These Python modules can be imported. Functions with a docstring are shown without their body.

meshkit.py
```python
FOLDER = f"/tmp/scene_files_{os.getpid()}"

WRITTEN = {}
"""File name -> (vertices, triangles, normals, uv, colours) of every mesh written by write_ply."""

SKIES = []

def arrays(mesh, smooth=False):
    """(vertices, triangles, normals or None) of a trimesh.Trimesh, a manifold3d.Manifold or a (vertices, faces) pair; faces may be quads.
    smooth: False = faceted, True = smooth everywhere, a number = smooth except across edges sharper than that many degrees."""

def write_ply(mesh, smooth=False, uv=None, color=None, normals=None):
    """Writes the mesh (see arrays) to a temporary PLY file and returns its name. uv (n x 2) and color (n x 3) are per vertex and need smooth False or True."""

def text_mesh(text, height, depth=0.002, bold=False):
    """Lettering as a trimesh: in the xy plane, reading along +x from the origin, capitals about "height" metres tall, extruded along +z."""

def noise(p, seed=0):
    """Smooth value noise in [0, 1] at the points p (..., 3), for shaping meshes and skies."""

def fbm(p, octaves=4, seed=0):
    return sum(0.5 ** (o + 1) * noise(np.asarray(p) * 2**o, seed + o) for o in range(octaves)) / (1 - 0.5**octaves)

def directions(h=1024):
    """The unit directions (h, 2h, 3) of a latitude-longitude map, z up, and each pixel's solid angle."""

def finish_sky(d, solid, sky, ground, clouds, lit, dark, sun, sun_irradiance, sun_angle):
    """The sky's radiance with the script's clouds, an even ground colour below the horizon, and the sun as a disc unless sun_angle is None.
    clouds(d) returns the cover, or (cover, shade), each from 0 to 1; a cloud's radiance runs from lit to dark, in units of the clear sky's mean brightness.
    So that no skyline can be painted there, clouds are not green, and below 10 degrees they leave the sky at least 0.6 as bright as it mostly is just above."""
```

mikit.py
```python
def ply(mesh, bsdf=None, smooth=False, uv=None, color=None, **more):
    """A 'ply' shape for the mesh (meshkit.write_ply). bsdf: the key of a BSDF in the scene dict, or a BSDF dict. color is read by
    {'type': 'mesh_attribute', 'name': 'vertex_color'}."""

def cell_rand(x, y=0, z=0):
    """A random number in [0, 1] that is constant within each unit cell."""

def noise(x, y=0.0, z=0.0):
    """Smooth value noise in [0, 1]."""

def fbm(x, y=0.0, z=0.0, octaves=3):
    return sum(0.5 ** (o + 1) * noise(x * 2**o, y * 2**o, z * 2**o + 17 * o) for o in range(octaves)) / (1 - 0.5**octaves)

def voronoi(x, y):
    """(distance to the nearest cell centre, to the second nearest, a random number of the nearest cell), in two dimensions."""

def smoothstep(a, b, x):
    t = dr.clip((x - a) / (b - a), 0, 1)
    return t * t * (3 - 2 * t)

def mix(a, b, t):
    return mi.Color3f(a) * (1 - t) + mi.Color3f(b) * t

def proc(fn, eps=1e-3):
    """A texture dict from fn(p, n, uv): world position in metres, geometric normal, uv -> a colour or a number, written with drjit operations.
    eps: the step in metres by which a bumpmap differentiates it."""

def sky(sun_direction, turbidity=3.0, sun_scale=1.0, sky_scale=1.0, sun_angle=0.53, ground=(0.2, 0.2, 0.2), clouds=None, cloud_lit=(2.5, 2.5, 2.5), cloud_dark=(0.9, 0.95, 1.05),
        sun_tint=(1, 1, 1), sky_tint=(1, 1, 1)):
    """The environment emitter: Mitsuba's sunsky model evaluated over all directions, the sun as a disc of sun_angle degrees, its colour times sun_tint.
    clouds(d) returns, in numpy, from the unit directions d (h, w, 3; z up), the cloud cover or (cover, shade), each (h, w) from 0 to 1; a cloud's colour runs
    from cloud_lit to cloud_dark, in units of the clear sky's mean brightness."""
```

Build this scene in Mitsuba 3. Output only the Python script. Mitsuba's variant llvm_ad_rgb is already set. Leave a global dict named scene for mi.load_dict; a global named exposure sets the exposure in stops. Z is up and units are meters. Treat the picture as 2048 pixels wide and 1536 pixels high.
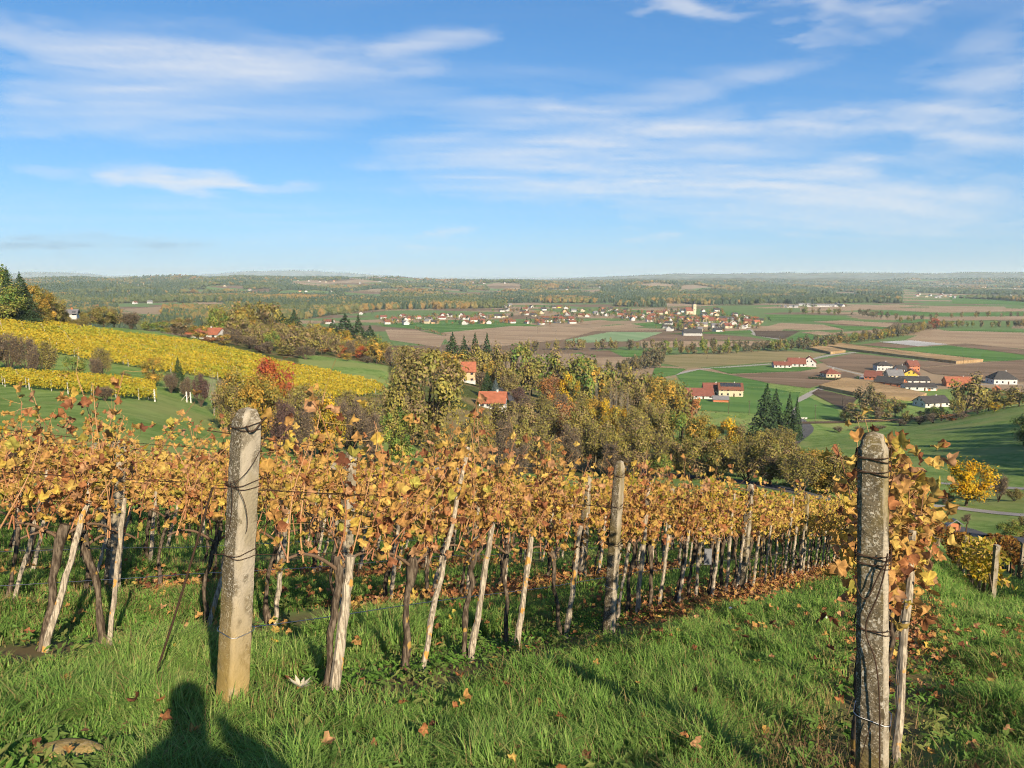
import math
import numpy as np
import trimesh
import mitsuba as mi
import drjit as dr
import mikit
import meshkit
from scipy.interpolate import RBFInterpolator, RegularGridInterpolator
import shapely
import shapely.geometry as sg

T = mi.ScalarTransform4f
rng = np.random.default_rng(7)
scene, labels = {}, {}

# ------------------------------------------------------------------ camera, sky, exposure
PITCH, FPX = math.radians(7.9), 1538.0
scene['camera'] = {'type': 'perspective', 'fov': 2 * math.degrees(math.atan(1024 / FPX)), 'fov_axis': 'x', 'near_clip': 0.05, 'far_clip': 60000.0,
                   'to_world': T().look_at(origin=[0, 0, 0], target=[0, math.cos(PITCH), -math.sin(PITCH)], up=[0, 0, 1]),
                   'medium': {'type': 'ref', 'id': 'haze_air'}}
SUN = np.array([0.372, -0.798, 0.45])
exposure = 2.85

# cirrus streaks: (points as azimuth, elevation in degrees; half width in degrees; density)
STREAKS = [
    ([(-33.9, 12.5), (-29.8, 13.3), (-24.2, 13.9), (-16.1, 13.8), (-11.4, 14.1), (-4.4, 14.5)], 1.70, 0.85),
    ([(-34.0, 10.9), (-28.6, 11.5), (-23.4, 12.4), (-16.1, 13.7)], 0.89, 0.75),
    ([(-33.3, 14.1), (-30.7, 14.5)], 0.81, 0.6),
    ([(-9.6, 15.2), (-6.8, 15.9), (-3.7, 16.4), (0.2, 16.6)], 0.67, 0.8),
    ([(-34.2, 8.9), (-27.9, 9.1), (-20.8, 9.6), (-13.5, 10.4), (-8.0, 11.1)], 1.48, 0.42),
    ([(-34.1, 9.9), (-25.8, 10.7), (-18.1, 11.8)], 1.48, 0.28),
    ([(-28.9, 6.5), (-25.2, 6.6), (-20.3, 6.1), (-13.7, 5.9)], 0.70, 0.9),
    ([(-33.9, 6.1), (-28.9, 6.3)], 0.52, 0.4),
    ([(-10.8, 9.0), (-5.9, 9.8), (-0.9, 10.7), (6.3, 11.5), (13.2, 12.5), (18.4, 13.5), (23.3, 14.5)], 0.89, 0.6),
    ([(-7.3, 11.0), (-0.9, 11.6), (2.7, 11.5)], 0.81, 0.4),
    ([(-12.3, 7.8), (-4.5, 8.3), (2.7, 9.0), (10.5, 10.0), (16.6, 10.3), (24.5, 10.0), (33.9, 10.2)], 0.81, 0.8),
    ([(-10.9, 7.5), (-0.9, 7.7), (8.1, 8.2), (18.3, 8.9), (26.0, 8.9)], 0.67, 0.55),
    ([(-8.8, 6.5), (-0.9, 6.2), (6.4, 6.4), (15.1, 6.7), (21.6, 6.0), (27.7, 4.9), (34.3, 4.9)], 1.26, 0.75),
    ([(7.1, 4.6), (15.2, 4.4), (23.3, 4.0), (29.2, 3.6), (34.4, 3.7)], 1.33, 0.6),
    ([(26.6, 8.8), (30.2, 8.9), (34.0, 8.9)], 1.70, 0.65),
    ([(7.9, 19.1), (11.3, 17.9), (13.4, 17.1), (15.4, 16.6)], 0.63, 0.75),
    ([(15.6, 18.9), (19.5, 17.4), (21.4, 15.9), (23.3, 15.2), (25.6, 14.4)], 0.59, 0.55),
    ([(26.9, 13.1), (29.3, 13.8), (31.6, 14.3), (33.5, 14.5)], 0.81, 0.5),
    ([(22.2, 17.3), (24.9, 16.3), (27.3, 15.2)], 0.30, 0.4),
    ([(23.8, 16.7), (26.3, 16.5), (28.3, 16.7)], 0.26, 0.45),
    ([(25.8, 11.5), (29.4, 11.5), (33.8, 11.7)], 0.96, 0.45),
    ([(19.4, 6.9), (23.7, 7.0), (26.7, 7.2)], 0.44, 0.5),
    ([(-6.0, 3.5), (-3.4, 3.5)], 0.22, 0.5),
    ([(7.9, 2.8), (11.4, 2.9)], 0.22, 0.45),
    ([(-11.7, 2.2), (-6.4, 2.3), (-2.7, 2.3)], 0.30, 0.45),
]
LOW = [
    ([(-34.8, 1.9), (-31.7, 1.7), (-27.8, 1.9), (-24.0, 1.8), (-20.2, 2.1)], 0.52, 0.8),
    ([(-28.4, 2.4), (-25.5, 2.4)], 0.26, 0.6),
    ([(-33.2, 2.1), (-31.7, 2.1)], 0.22, 0.5),
]


def streak_cover(az, el, items):
    out = np.zeros_like(az)
    for pts, w, dens in items:
        p = np.array(pts, float)
        t = np.linspace(0, len(p) - 1, 40)
        q = np.stack([np.interp(t, np.arange(len(p)), p[:, k]) for k in (0, 1)], 1)
        best, taper = np.full(az.shape, 1e9), np.zeros_like(az)
        for i, (a, e) in enumerate(q):
            s = math.sin(math.pi * (i + .5) / len(q)) ** .6
            d = ((az - a) / 1.6) ** 2 + np.where(el > e, (el - e) / (w * 1.15), (el - e) / (w * .7)) ** 2 / (.35 + .65 * s) ** 2
            near = d < best
            best, taper = np.where(near, d, best), np.where(near, s, taper)
        out = 1 - (1 - out) * (1 - dens * taper * np.exp(-best))
    return out


def clouds(d):
    az, el = np.degrees(np.arctan2(d[..., 0], d[..., 1])), np.degrees(np.arcsin(np.clip(d[..., 2], -1, 1)))
    x, y = d[..., 0] / np.maximum(d[..., 2] + .12, .05), d[..., 1] / np.maximum(d[..., 2] + .12, .05)
    z = np.zeros_like(x)
    wx, wy = meshkit.fbm(np.stack([x * .8, y * .8, z], -1), 3, 3) - .5, meshkit.fbm(np.stack([x * .8, y * .8, z + 9], -1), 3, 5) - .5
    fibre = meshkit.fbm(np.stack([x * 1.2 + y * .5 + wx * 2, (y - .12 * x) * 7 + wy * 3, z], -1), 5, 11)
    fine = meshkit.fbm(np.stack([x * 3 + y * .8 + wx * 7, (y - .16 * x) * 20 + wx * 5 + wy * 9, z], -1), 4, 12)
    veil = meshkit.fbm(np.stack([x * .7 + wx, y * 1.7 + wy, z], -1), 4, 17)
    ragged = meshkit.fbm(np.stack([az * .35, el * 1.7, z], -1), 4, 21) - .5
    ragged2 = meshkit.fbm(np.stack([az * .16, el * .4, z + 3], -1), 3, 22) - .5
    out = np.clip((veil - .40) * 2.0, 0, 1) * np.clip(fibre * 1.9 - .55 + (fine - .5) * .45, 0, 1) * .42
    front = (np.abs(az) < 62) & (el < 40)
    a, e = az[front] + ragged[front] * 6, el[front] + ragged[front] * 1.2 + ragged2[front] * .7
    s = streak_cover(a, e, [(q, w_ * (1.35 if q[0][0] > -14 else 1.1), dn) for q, w_, dn in STREAKS])
    out[front] = 1 - (1 - out[front] * .75) * (1 - np.clip((s * (.40 + 1.0 * fibre[front] + .6 * (fine[front] - .5)) - .13) * 1.15, 0, .92) * .80)
    g = streak_cover(a, e, LOW) * np.clip(fibre[front] * 2.4 - .5, 0, 1)
    shade = np.zeros_like(out)
    shade[front] = np.clip(g * 1.4, 0, .9)
    out[front] = np.maximum(out[front], g * .7)
    haze = np.exp(-np.maximum(el, 0) / 3.6) * .45
    return np.clip(1 - (1 - out) * (1 - haze), 0, 1), shade


scene['sky_light'] = mikit.sky(SUN, turbidity=2.4, sky_scale=.56, clouds=clouds, cloud_lit=(3.0, 3.05, 3.15), cloud_dark=(1.2, 1.4, 1.7), sky_tint=(.50, .89, 1.30), sun_tint=(.93, 1.0, 1.12), ground=(.12, .12, .08))


# ------------------------------------------------------------------ helpers
def numbered(name, used={}):
    n = used.get(name, 0)
    used[name] = n + 1
    return name if n == 0 else f'{name}_{n:03d}'


def tag(key, label=None, category=None, group=None, kind=None):
    labels[key] = {k: v for k, v in (('label', label), ('category', category), ('group', group), ('kind', kind)) if v}
    return key


def put(key, mesh, bsdf, smooth=False, color=None, uv=None):
    scene[key] = mikit.ply(mesh, bsdf, smooth=smooth, color=color, uv=uv)
    return key


def ordinal(i):
    return f"{i}{'th' if 10 <= i % 100 <= 20 else {1: 'st', 2: 'nd', 3: 'rd'}.get(i % 10, 'th')}"


class MB:
    """Collects arrays into one mesh with a colour per vertex."""

    def __init__(self):
        self.v, self.f, self.c, self.n = [], [], [], 0

    def add(self, v, f, c=(1, 1, 1)):
        v = np.asarray(v, float)
        self.v.append(v)
        self.f.append(np.asarray(f) + self.n)
        self.c.append(np.broadcast_to(np.asarray(c, float), v.shape))
        self.n += len(v)
        return self

    def tube(self, pts, rad, sides=6, c=(1, 1, 1), cap=True):
        p = np.asarray(pts, float)
        r = np.broadcast_to(rad, (len(p),))
        t = np.gradient(p, axis=0)
        t /= np.linalg.norm(t, axis=1, keepdims=True) + 1e-12
        a = np.cross(t, np.where(np.abs(t[:, 2:]) < .9, [0, 0, 1.0], [1.0, 0, 0]))
        a /= np.linalg.norm(a, axis=1, keepdims=True) + 1e-12
        b, g = np.cross(t, a), np.arange(sides) * 2 * np.pi / sides
        v = p[:, None] + r[:, None, None] * (np.cos(g)[None, :, None] * a[:, None] + np.sin(g)[None, :, None] * b[:, None])
        i, j = np.meshgrid(np.arange(len(p) - 1), np.arange(sides), indexing='ij')
        q = np.stack([i * sides + j, i * sides + (j + 1) % sides, (i + 1) * sides + (j + 1) % sides, (i + 1) * sides + j], -1).reshape(-1, 4)
        f = np.vstack([q[:, [0, 1, 2]], q[:, [0, 2, 3]]])
        v = v.reshape(-1, 3)
        if cap:
            k = len(v)
            v = np.vstack([v, p[:1], p[-1:]])
            j = np.arange(sides)
            m = (len(p) - 1) * sides
            f = np.vstack([f, np.stack([j, j * 0 + k, (j + 1) % sides], 1)[:, ::-1], np.stack([m + j, m + (j + 1) % sides, j * 0 + k + 1], 1)])
        return self.add(v, f, c)

    def box(self, lo, hi, c=(1, 1, 1)):
        lo, hi = np.asarray(lo, float), np.asarray(hi, float)
        v = np.array([[x, y, z] for x in (0, 1) for y in (0, 1) for z in (0, 1)], float) * (hi - lo) + lo
        f = [[0, 1, 3], [0, 3, 2], [4, 6, 7], [4, 7, 5], [0, 4, 5], [0, 5, 1], [2, 3, 7], [2, 7, 6], [0, 2, 6], [0, 6, 4], [1, 5, 7], [1, 7, 3]]
        return self.add(v, f, c)

    def arrays(self):
        return np.vstack(self.v), np.vstack(self.f), np.vstack(self.c)

    def put(self, key, bsdf, smooth=False, colored=True):
        v, f, c = self.arrays()
        return put(key, (v, f), bsdf, smooth, c if colored else None)


def rot_z(a):
    c, s = math.cos(a), math.sin(a)
    return np.array([[c, -s, 0], [s, c, 0], [0, 0, 1.0]])


# ------------------------------------------------------------------ terrain: height by azimuth and distance, from surveyed spots
def ray(px, py):
    u, v = (px - 1024) / FPX, (py - 768) / FPX
    return np.array([u, math.cos(PITCH) - v * math.sin(PITCH), -v * math.cos(PITCH) - math.sin(PITCH)])


def plane(x, y):
    return -1.25 - .065 * x - .289 * y


SURVEY = {   # bearing column: (metres ahead, height under the eye)
    -420: [(50, -9), (80, -11), (120, -12), (170, -10), (220, -6), (300, -4), (500, -20), (900, -50), (2000, -60), (3500, -55), (5000, -32), (8000, -60), (14000, -65)],
    0: [(50, -11.5), (80, -14), (110, -16.7), (150, -18.6), (168, -18), (200, -15), (225, -12.4), (260, -14), (400, -35), (700, -65), (1000, -70), (2000, -60), (3000, -45), (4800, -22), (6500, -45), (9000, -65), (14000, -65)],
    256: [(50, -13), (80, -15.4), (108, -17.8), (120, -18.6), (150, -20.3), (175, -21.4), (230, -20.4), (260, -19.2), (300, -19.8), (340, -24), (450, -40), (800, -65), (1200, -68), (1500, -72), (2000, -70), (2600, -58), (3500, -42), (4500, -24), (5000, -14), (6500, -40), (9000, -65), (14000, -65)],
    512: [(50, -14.3), (80, -19.5), (120, -25.5), (170, -28.5), (215, -28.3), (255, -27), (300, -29), (360, -32), (450, -34), (550, -40), (700, -58), (1000, -74), (1400, -76), (2000, -68), (3000, -52), (4500, -28), (5500, -16), (7000, -45), (9000, -65), (14000, -65)],
    768: [(50, -15.3), (80, -22), (120, -29), (150, -32.5), (230, -34), (300, -35), (360, -41), (450, -50), (600, -64), (800, -77), (1500, -80), (2000, -76), (2600, -72), (3000, -66), (3800, -48), (5000, -26), (5600, -18), (7000, -45), (9000, -65), (14000, -65)],
    1024: [(50, -15.9), (80, -24), (120, -33), (160, -40), (200, -43), (256, -43.5), (300, -46), (400, -58), (500, -70), (600, -80), (1500, -84), (2500, -80), (3500, -66), (4500, -42), (5600, -26), (7000, -50), (9000, -65), (14000, -65)],
    1280: [(50, -16.4), (80, -25), (110, -32), (150, -40), (200, -47), (260, -56), (350, -68), (450, -78), (700, -82), (1500, -84), (2800, -80), (3600, -68), (4800, -52), (6500, -38), (8000, -55), (14000, -65)],
    1536: [(50, -16.8), (80, -25.5), (110, -32), (140, -38), (200, -50), (280, -63), (330, -71), (400, -79), (700, -82), (1500, -84), (3000, -81), (3800, -72), (5000, -62), (6500, -55), (8000, -62), (14000, -65)],
    1792: [(50, -17.4), (80, -27), (100, -33), (130, -40), (165, -46), (220, -54), (300, -64), (380, -75), (430, -81), (700, -82), (1500, -84), (3500, -80), (5000, -70), (7000, -64), (14000, -65)],
    2048: [(50, -17.7), (80, -28), (100, -35), (130, -41), (165, -46), (220, -51), (300, -57), (360, -61.5), (400, -67), (470, -79), (700, -82), (1500, -84), (3500, -80), (5000, -72), (7000, -66), (14000, -65)],
    2460: [(50, -17.7), (80, -27), (120, -36), (165, -42), (220, -45), (300, -50), (380, -57), (470, -70), (600, -79), (1500, -84), (3500, -80), (5000, -72), (7000, -66), (14000, -65)]}
pts, zs = [], []
for col, prof in SURVEY.items():
    r = (col - 1024) / FPX
    for Y in (4, 8, 14, 20, 28):
        pts.append((math.atan(r) * 3.0, math.log(Y * math.hypot(1, r))))
        zs.append(plane(r * Y, Y))
    for Y, z in prof:
        pts.append((math.atan(r) * 3.0, math.log(Y * math.hypot(1, r))))
        zs.append(z)
rbf = RBFInterpolator(np.array(pts), np.array(zs), kernel='thin_plate_spline', neighbors=60)
AZ = np.radians(np.concatenate([np.arange(-180, -46, 6), np.arange(-46, 46.01, .3), np.arange(52, 181, 6)]))
LR = np.concatenate([np.linspace(math.log(.3), math.log(1500), 300), np.linspace(math.log(1500), math.log(26000), 150)[1:]])
ga, gl = np.meshgrid(AZ, LR, indexing='ij')
gz = rbf(np.stack([np.clip(ga, -.86, .86).ravel() * 3.0, np.maximum(gl, math.log(4)).ravel()], 1)).reshape(ga.shape)
gr = np.exp(gl)
gx, gy = gr * np.sin(ga), gr * np.cos(ga)
w = np.clip((gr - 18) / 14, 0, 1)
w = w * w * (3 - 2 * w)
gz = plane(gx, gy) * (1 - w) + gz * w
back = np.clip((np.abs(ga) - math.radians(60)) / math.radians(60), 0, 1)
gz = gz * (1 - back) + np.maximum(-1.4 - gr * .02, -20) * back
near = np.exp(-(gr / 2.0) ** 4)
gz = gz * (1 - near) + np.minimum(gz, -1.5) * near
gz = -75 + np.logaddexp(0, (gz + 75) * 1.2) / 1.2 * (gz > -79)
gz += (meshkit.fbm(np.stack([gx / 420, gy / 420, gx * 0], -1), 4, 2) - .5) * np.clip((gr - 1500) / 2500, 0, 1) * 74 * np.clip((gz + 74.5) / 14, 0, 1)
gz += (meshkit.fbm(np.stack([gx / 1.1, gy / 1.1, gx * 0], -1), 3, 4) - .5) * .10 * np.clip(1 - gr / 60, 0, 1)
gz += (meshkit.fbm(np.stack([gx / 14, gy / 14, gx * 0], -1), 3, 6) - .5) * .9 * np.clip((gr - 30) / 60, 0, 1) * np.clip(1 - gr / 500, 0, 1) * np.clip((gz + 74) / 6, 0, 1)
_off = (gx - 1.39) * .877 - (gy - 2.70) * .48
gz -= 1.25 * np.clip((gy - 11) / 6, 0, 1) * np.clip((_off - .6) / 1.6, 0, 1) * np.clip((62 - gy) / 14, 0, 1) * (gx > 0)
# far ridges
deg = np.degrees(ga)
n1 = meshkit.fbm(np.stack([ga * 16, gl * 0, gl * 0], -1), 4, 31)
n2 = meshkit.fbm(np.stack([ga * 9, gl * 0 + 5, gl * 0], -1), 3, 33)
right = 1 / (1 + np.exp(-(deg - 6) / 3.0))
gz += right * (112 + 44 * n1) * np.exp(-((gl - math.log(14000)) / .09) ** 2) + (60 + 40 * n2) * np.exp(-((gl - math.log(8600)) / .09) ** 2) * right * .55
hump = 190 * np.exp(-(np.abs(deg + 15.0) / 6.2) ** 3) + 165 * np.exp(-(np.abs(deg + 31) / 3.6) ** 3) + 75 * np.exp(-((deg + 22) / 10) ** 2)
gz += hump * (.8 + .5 * (n1 - .5) + .35 * n2) * np.exp(-((gl - math.log(22000)) / .07) ** 2)
_g = RegularGridInterpolator((AZ, LR), gz, bounds_error=False, fill_value=None)


def ground(x, y):
    x, y = np.asarray(x, float), np.asarray(y, float)
    z = _g(np.stack([np.arctan2(x, y), np.log(np.maximum(np.hypot(x, y), .31))], -1))
    return z if x.ndim else z[0]


_t = np.exp(np.linspace(math.log(1.5), math.log(9000), 5000))


def spot(px, py):
    """The point of the terrain seen in that direction."""
    d = ray(px, py)
    p = _t[:, None] * d
    under = p[:, 2] < ground(p[:, 0], p[:, 1])
    i = int(np.argmax(under)) if under.any() else len(_t) - 1
    x, y = p[i, :2]
    return np.array([x, y, float(ground(x, y))])


def along(px, py, Y):
    """The point Y metres ahead in that direction, and the height of the sight line over the ground there."""
    d = ray(px, py)
    t = Y / d[1]
    x = t * d[0]
    z = float(ground(x, Y))
    return np.array([x, Y, z]), t * d[2] - z


# ------------------------------------------------------------------ materials
def diffuse(rgb):
    return {'type': 'diffuse', 'reflectance': {'type': 'rgb', 'value': list(rgb)}}


def two(b):
    return {'type': 'twosided', 'bsdf': b}


VC = {'type': 'mesh_attribute', 'name': 'vertex_color'}
scene['foliage'] = two({'type': 'diffuse', 'reflectance': VC})
scene['leaf'] = {'type': 'principledthin', 'base_color': VC, 'roughness': .55, 'diff_trans': .7, 'spec_trans': 0.0, 'eta': 1.35}
scene['blade'] = {'type': 'principledthin', 'base_color': VC, 'roughness': .42, 'diff_trans': .8, 'spec_trans': 0.0, 'eta': 1.4}
scene['plain'] = two({'type': 'diffuse', 'reflectance': VC})


def terrain_color(p, n, uv):
    x, y = p.x, p.y
    a = mikit.fbm(x * .9, y * .9, 0, 3)
    b = mikit.fbm(x * .06, y * .06, 3, 3)
    c = mikit.fbm(x * .35 + 7, y * .35, 5, 2)
    green = mikit.mix([.115, .19, .05], [.20, .275, .085], mikit.smoothstep(.25, .75, a * .5 + c * .5))
    green = mikit.mix(green, [.25, .27, .10], mikit.smoothstep(.42, .7, b) * .65)
    dry = mikit.mix([.14, .11, .055], [.22, .165, .085], c)
    dry = mikit.mix(dry, [.07, .085, .03], mikit.smoothstep(.45, .6, b))
    col = mikit.mix(dry, green, mikit.smoothstep(.2, .8, uv.x + (a - .5) * .5))
    # the valley and the far hills: a patchwork of fields
    f1, f2, r = mikit.voronoi(x / 170 + mikit.noise(x / 300, y / 300) * .6, y / 110)
    tan, grn, brn = mi.Color3f(.28, .21, .14), mi.Color3f(.12, .18, .07), mi.Color3f(.17, .125, .085)
    patch = dr.select(r < .34, tan, dr.select(r < .78, grn, brn)) * (.88 + .24 * b)
    wood = mikit.mix([.05, .07, .035], [.13, .11, .05], mikit.fbm(x / 130, y / 130, 1, 4))
    return mikit.mix(mikit.mix(col, patch, mikit.smoothstep(.3, .7, uv.y)), wood, mikit.smoothstep(1.3, 1.7, uv.y))


scene['terrain_mat'] = two({'type': 'diffuse', 'reflectance': mikit.proc(terrain_color)})


def field_mat(key, c0, c1, freq, angle):
    ca, sa = math.cos(angle), math.sin(angle)

    def fn(p, n, uv):
        s = p.x * ca + p.y * sa
        k = mikit.noise(s * freq, (p.y * ca - p.x * sa) * .012) * .34 + mikit.noise(s * .075, (p.y * ca - p.x * sa) * .004, 4) * .36 + mikit.fbm(p.x * .03, p.y * .03, 2, 3) * .3
        return mikit.mix(c0, c1, mikit.smoothstep(.3, .7, k))
    scene[key] = two({'type': 'diffuse', 'reflectance': mikit.proc(fn)})


field_mat('field_tan', [0.259, 0.189, 0.126], [0.35, 0.259, 0.175], .35, 1.2)
field_mat('field_brown', [0.155, 0.111, 0.078], [0.216, 0.155, 0.111], .3, 1.25)
field_mat('field_dark', [0.081, 0.062, 0.05], [0.125, 0.094, 0.069], .3, 1.2)
field_mat('field_green', [0.065, 0.145, 0.041], [0.109, 0.196, 0.058], .2, 1.1)
field_mat('field_mint', [0.175, 0.263, 0.138], [0.225, 0.312, 0.175], .12, .5)
field_mat('field_olive', [0.195, 0.176, 0.085], [0.26, 0.215, 0.117], .25, 1.2)
field_mat('field_pale', [0.33, 0.33, 0.32], [0.45, 0.45, 0.44], .4, 1.25)
field_mat('maize', [0.27, 0.182, 0.095], [0.392, 0.277, 0.155], .9, 1.2)


def asphalt(p, n, uv):
    return mikit.mix([.075, .078, .085], [.12, .12, .125], mikit.fbm(p.x * .7, p.y * .7, 0, 3))


def gravel(p, n, uv):
    return mikit.mix([.26, .245, .22], [.37, .35, .32], mikit.fbm(p.x * .5, p.y * .5, 0, 3))


scene['asphalt'] = two({'type': 'diffuse', 'reflectance': mikit.proc(asphalt)})
scene['gravel'] = two({'type': 'diffuse', 'reflectance': mikit.proc(gravel)})


def concrete(p, n, uv):
    t = p.y * n.x - p.x * n.y                                        # along the face
    s1, _, r1 = mikit.voronoi(t * 90, p.z * 90)
    s2, _, r2 = mikit.voronoi(t * 190 + 5, p.z * 190)
    bare_shaded = mikit.smoothstep(.25, -.35, n.x)                       # left-facing sides: bare aggregate, with some of their shade painted into the colour
    blot = mikit.fbm(p.x * 14, p.y * 14, p.z * 7, 4)
    skin = mikit.mix([.27, .235, .185], [.38, .335, .265], mikit.fbm(p.x * 30, p.y * 30, p.z * 9, 3))
    bare = mikit.mix([.062, .048, .028], [.145, .118, .078], mikit.fbm(p.x * 60, p.y * 60, p.z * 60, 3))
    big = mikit.fbm(t * 26, p.z * 20, 3, 3)
    bare = mikit.mix(bare, [.44, .41, .35], mikit.smoothstep(.62, .74, mikit.noise(t * 130, p.z * 120)) * mikit.smoothstep(.4, .6, big) * .7)
    bare = mikit.mix(bare, [.46, .43, .36], mikit.smoothstep(.70, .80, mikit.noise(t * 260, p.z * 260, 7)) * .55)
    bare = mikit.mix(bare, [.05, .042, .03], mikit.smoothstep(.6, .72, mikit.noise(t * 60 + 9, p.z * 45, 2)) * .45)
    col = mikit.mix(skin, bare, dr.clip(bare_shaded * .9 + mikit.smoothstep(.54, .68, blot) * .75, 0, 1))
    pit = mikit.smoothstep(.25, .14, s2) * mikit.smoothstep(.78, .85, r2)
    col = mikit.mix(col, [.07, .06, .045], pit * .7)
    moss = mikit.smoothstep(.47, .66, mikit.fbm(p.x * 9 + 4, p.y * 9, p.z * 2.6, 4))
    col = mikit.mix(col, [.15, .115, .035], moss * (.35 + .4 * mikit.smoothstep(.6, 1.4, p.x)))
    stain = mikit.smoothstep(-1.35, -2.05, p.z + .35 * (blot - .5)) * mikit.smoothstep(-1.2, -1.3, p.x) * mikit.smoothstep(4.2, 4.0, p.y)
    return mikit.mix(col, [.30, .215, .07], stain * .8 * mikit.smoothstep(.25, .5, blot + .12))


def concrete_bump(p, n, uv):
    return mikit.fbm(p.x * 110, p.y * 110, p.z * 110, 2) * .004


scene['concrete'] = {'type': 'bumpmap', 'arbitrary': mikit.proc(concrete_bump, 2e-3), 'scale': 1.0, 'bsdf': {'type': 'diffuse', 'reflectance': mikit.proc(concrete)}}


def old_wood(p, n, uv):
    g = mikit.fbm(p.x * 160, p.y * 160, p.z * 7, 3)
    c = mikit.mix([.15, .125, .095], [.42, .365, .285], mikit.smoothstep(.25, .75, g))
    lich = mikit.smoothstep(.66, .74, mikit.fbm(p.x * 22, p.y * 22, p.z * 14, 3))
    return mikit.mix(c, [.46, .24, .05], lich * .85)


def bark(p, n, uv):
    g = mikit.fbm(p.x * 120, p.y * 120, p.z * 16, 3)
    c = mikit.mix([.045, .034, .026], [.15, .12, .09], mikit.smoothstep(.3, .75, g))
    return mikit.mix(c, [.40, .25, .06], mikit.smoothstep(.70, .76, mikit.fbm(p.x * 20 + 3, p.y * 20, p.z * 12, 3)) * .7)


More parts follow.
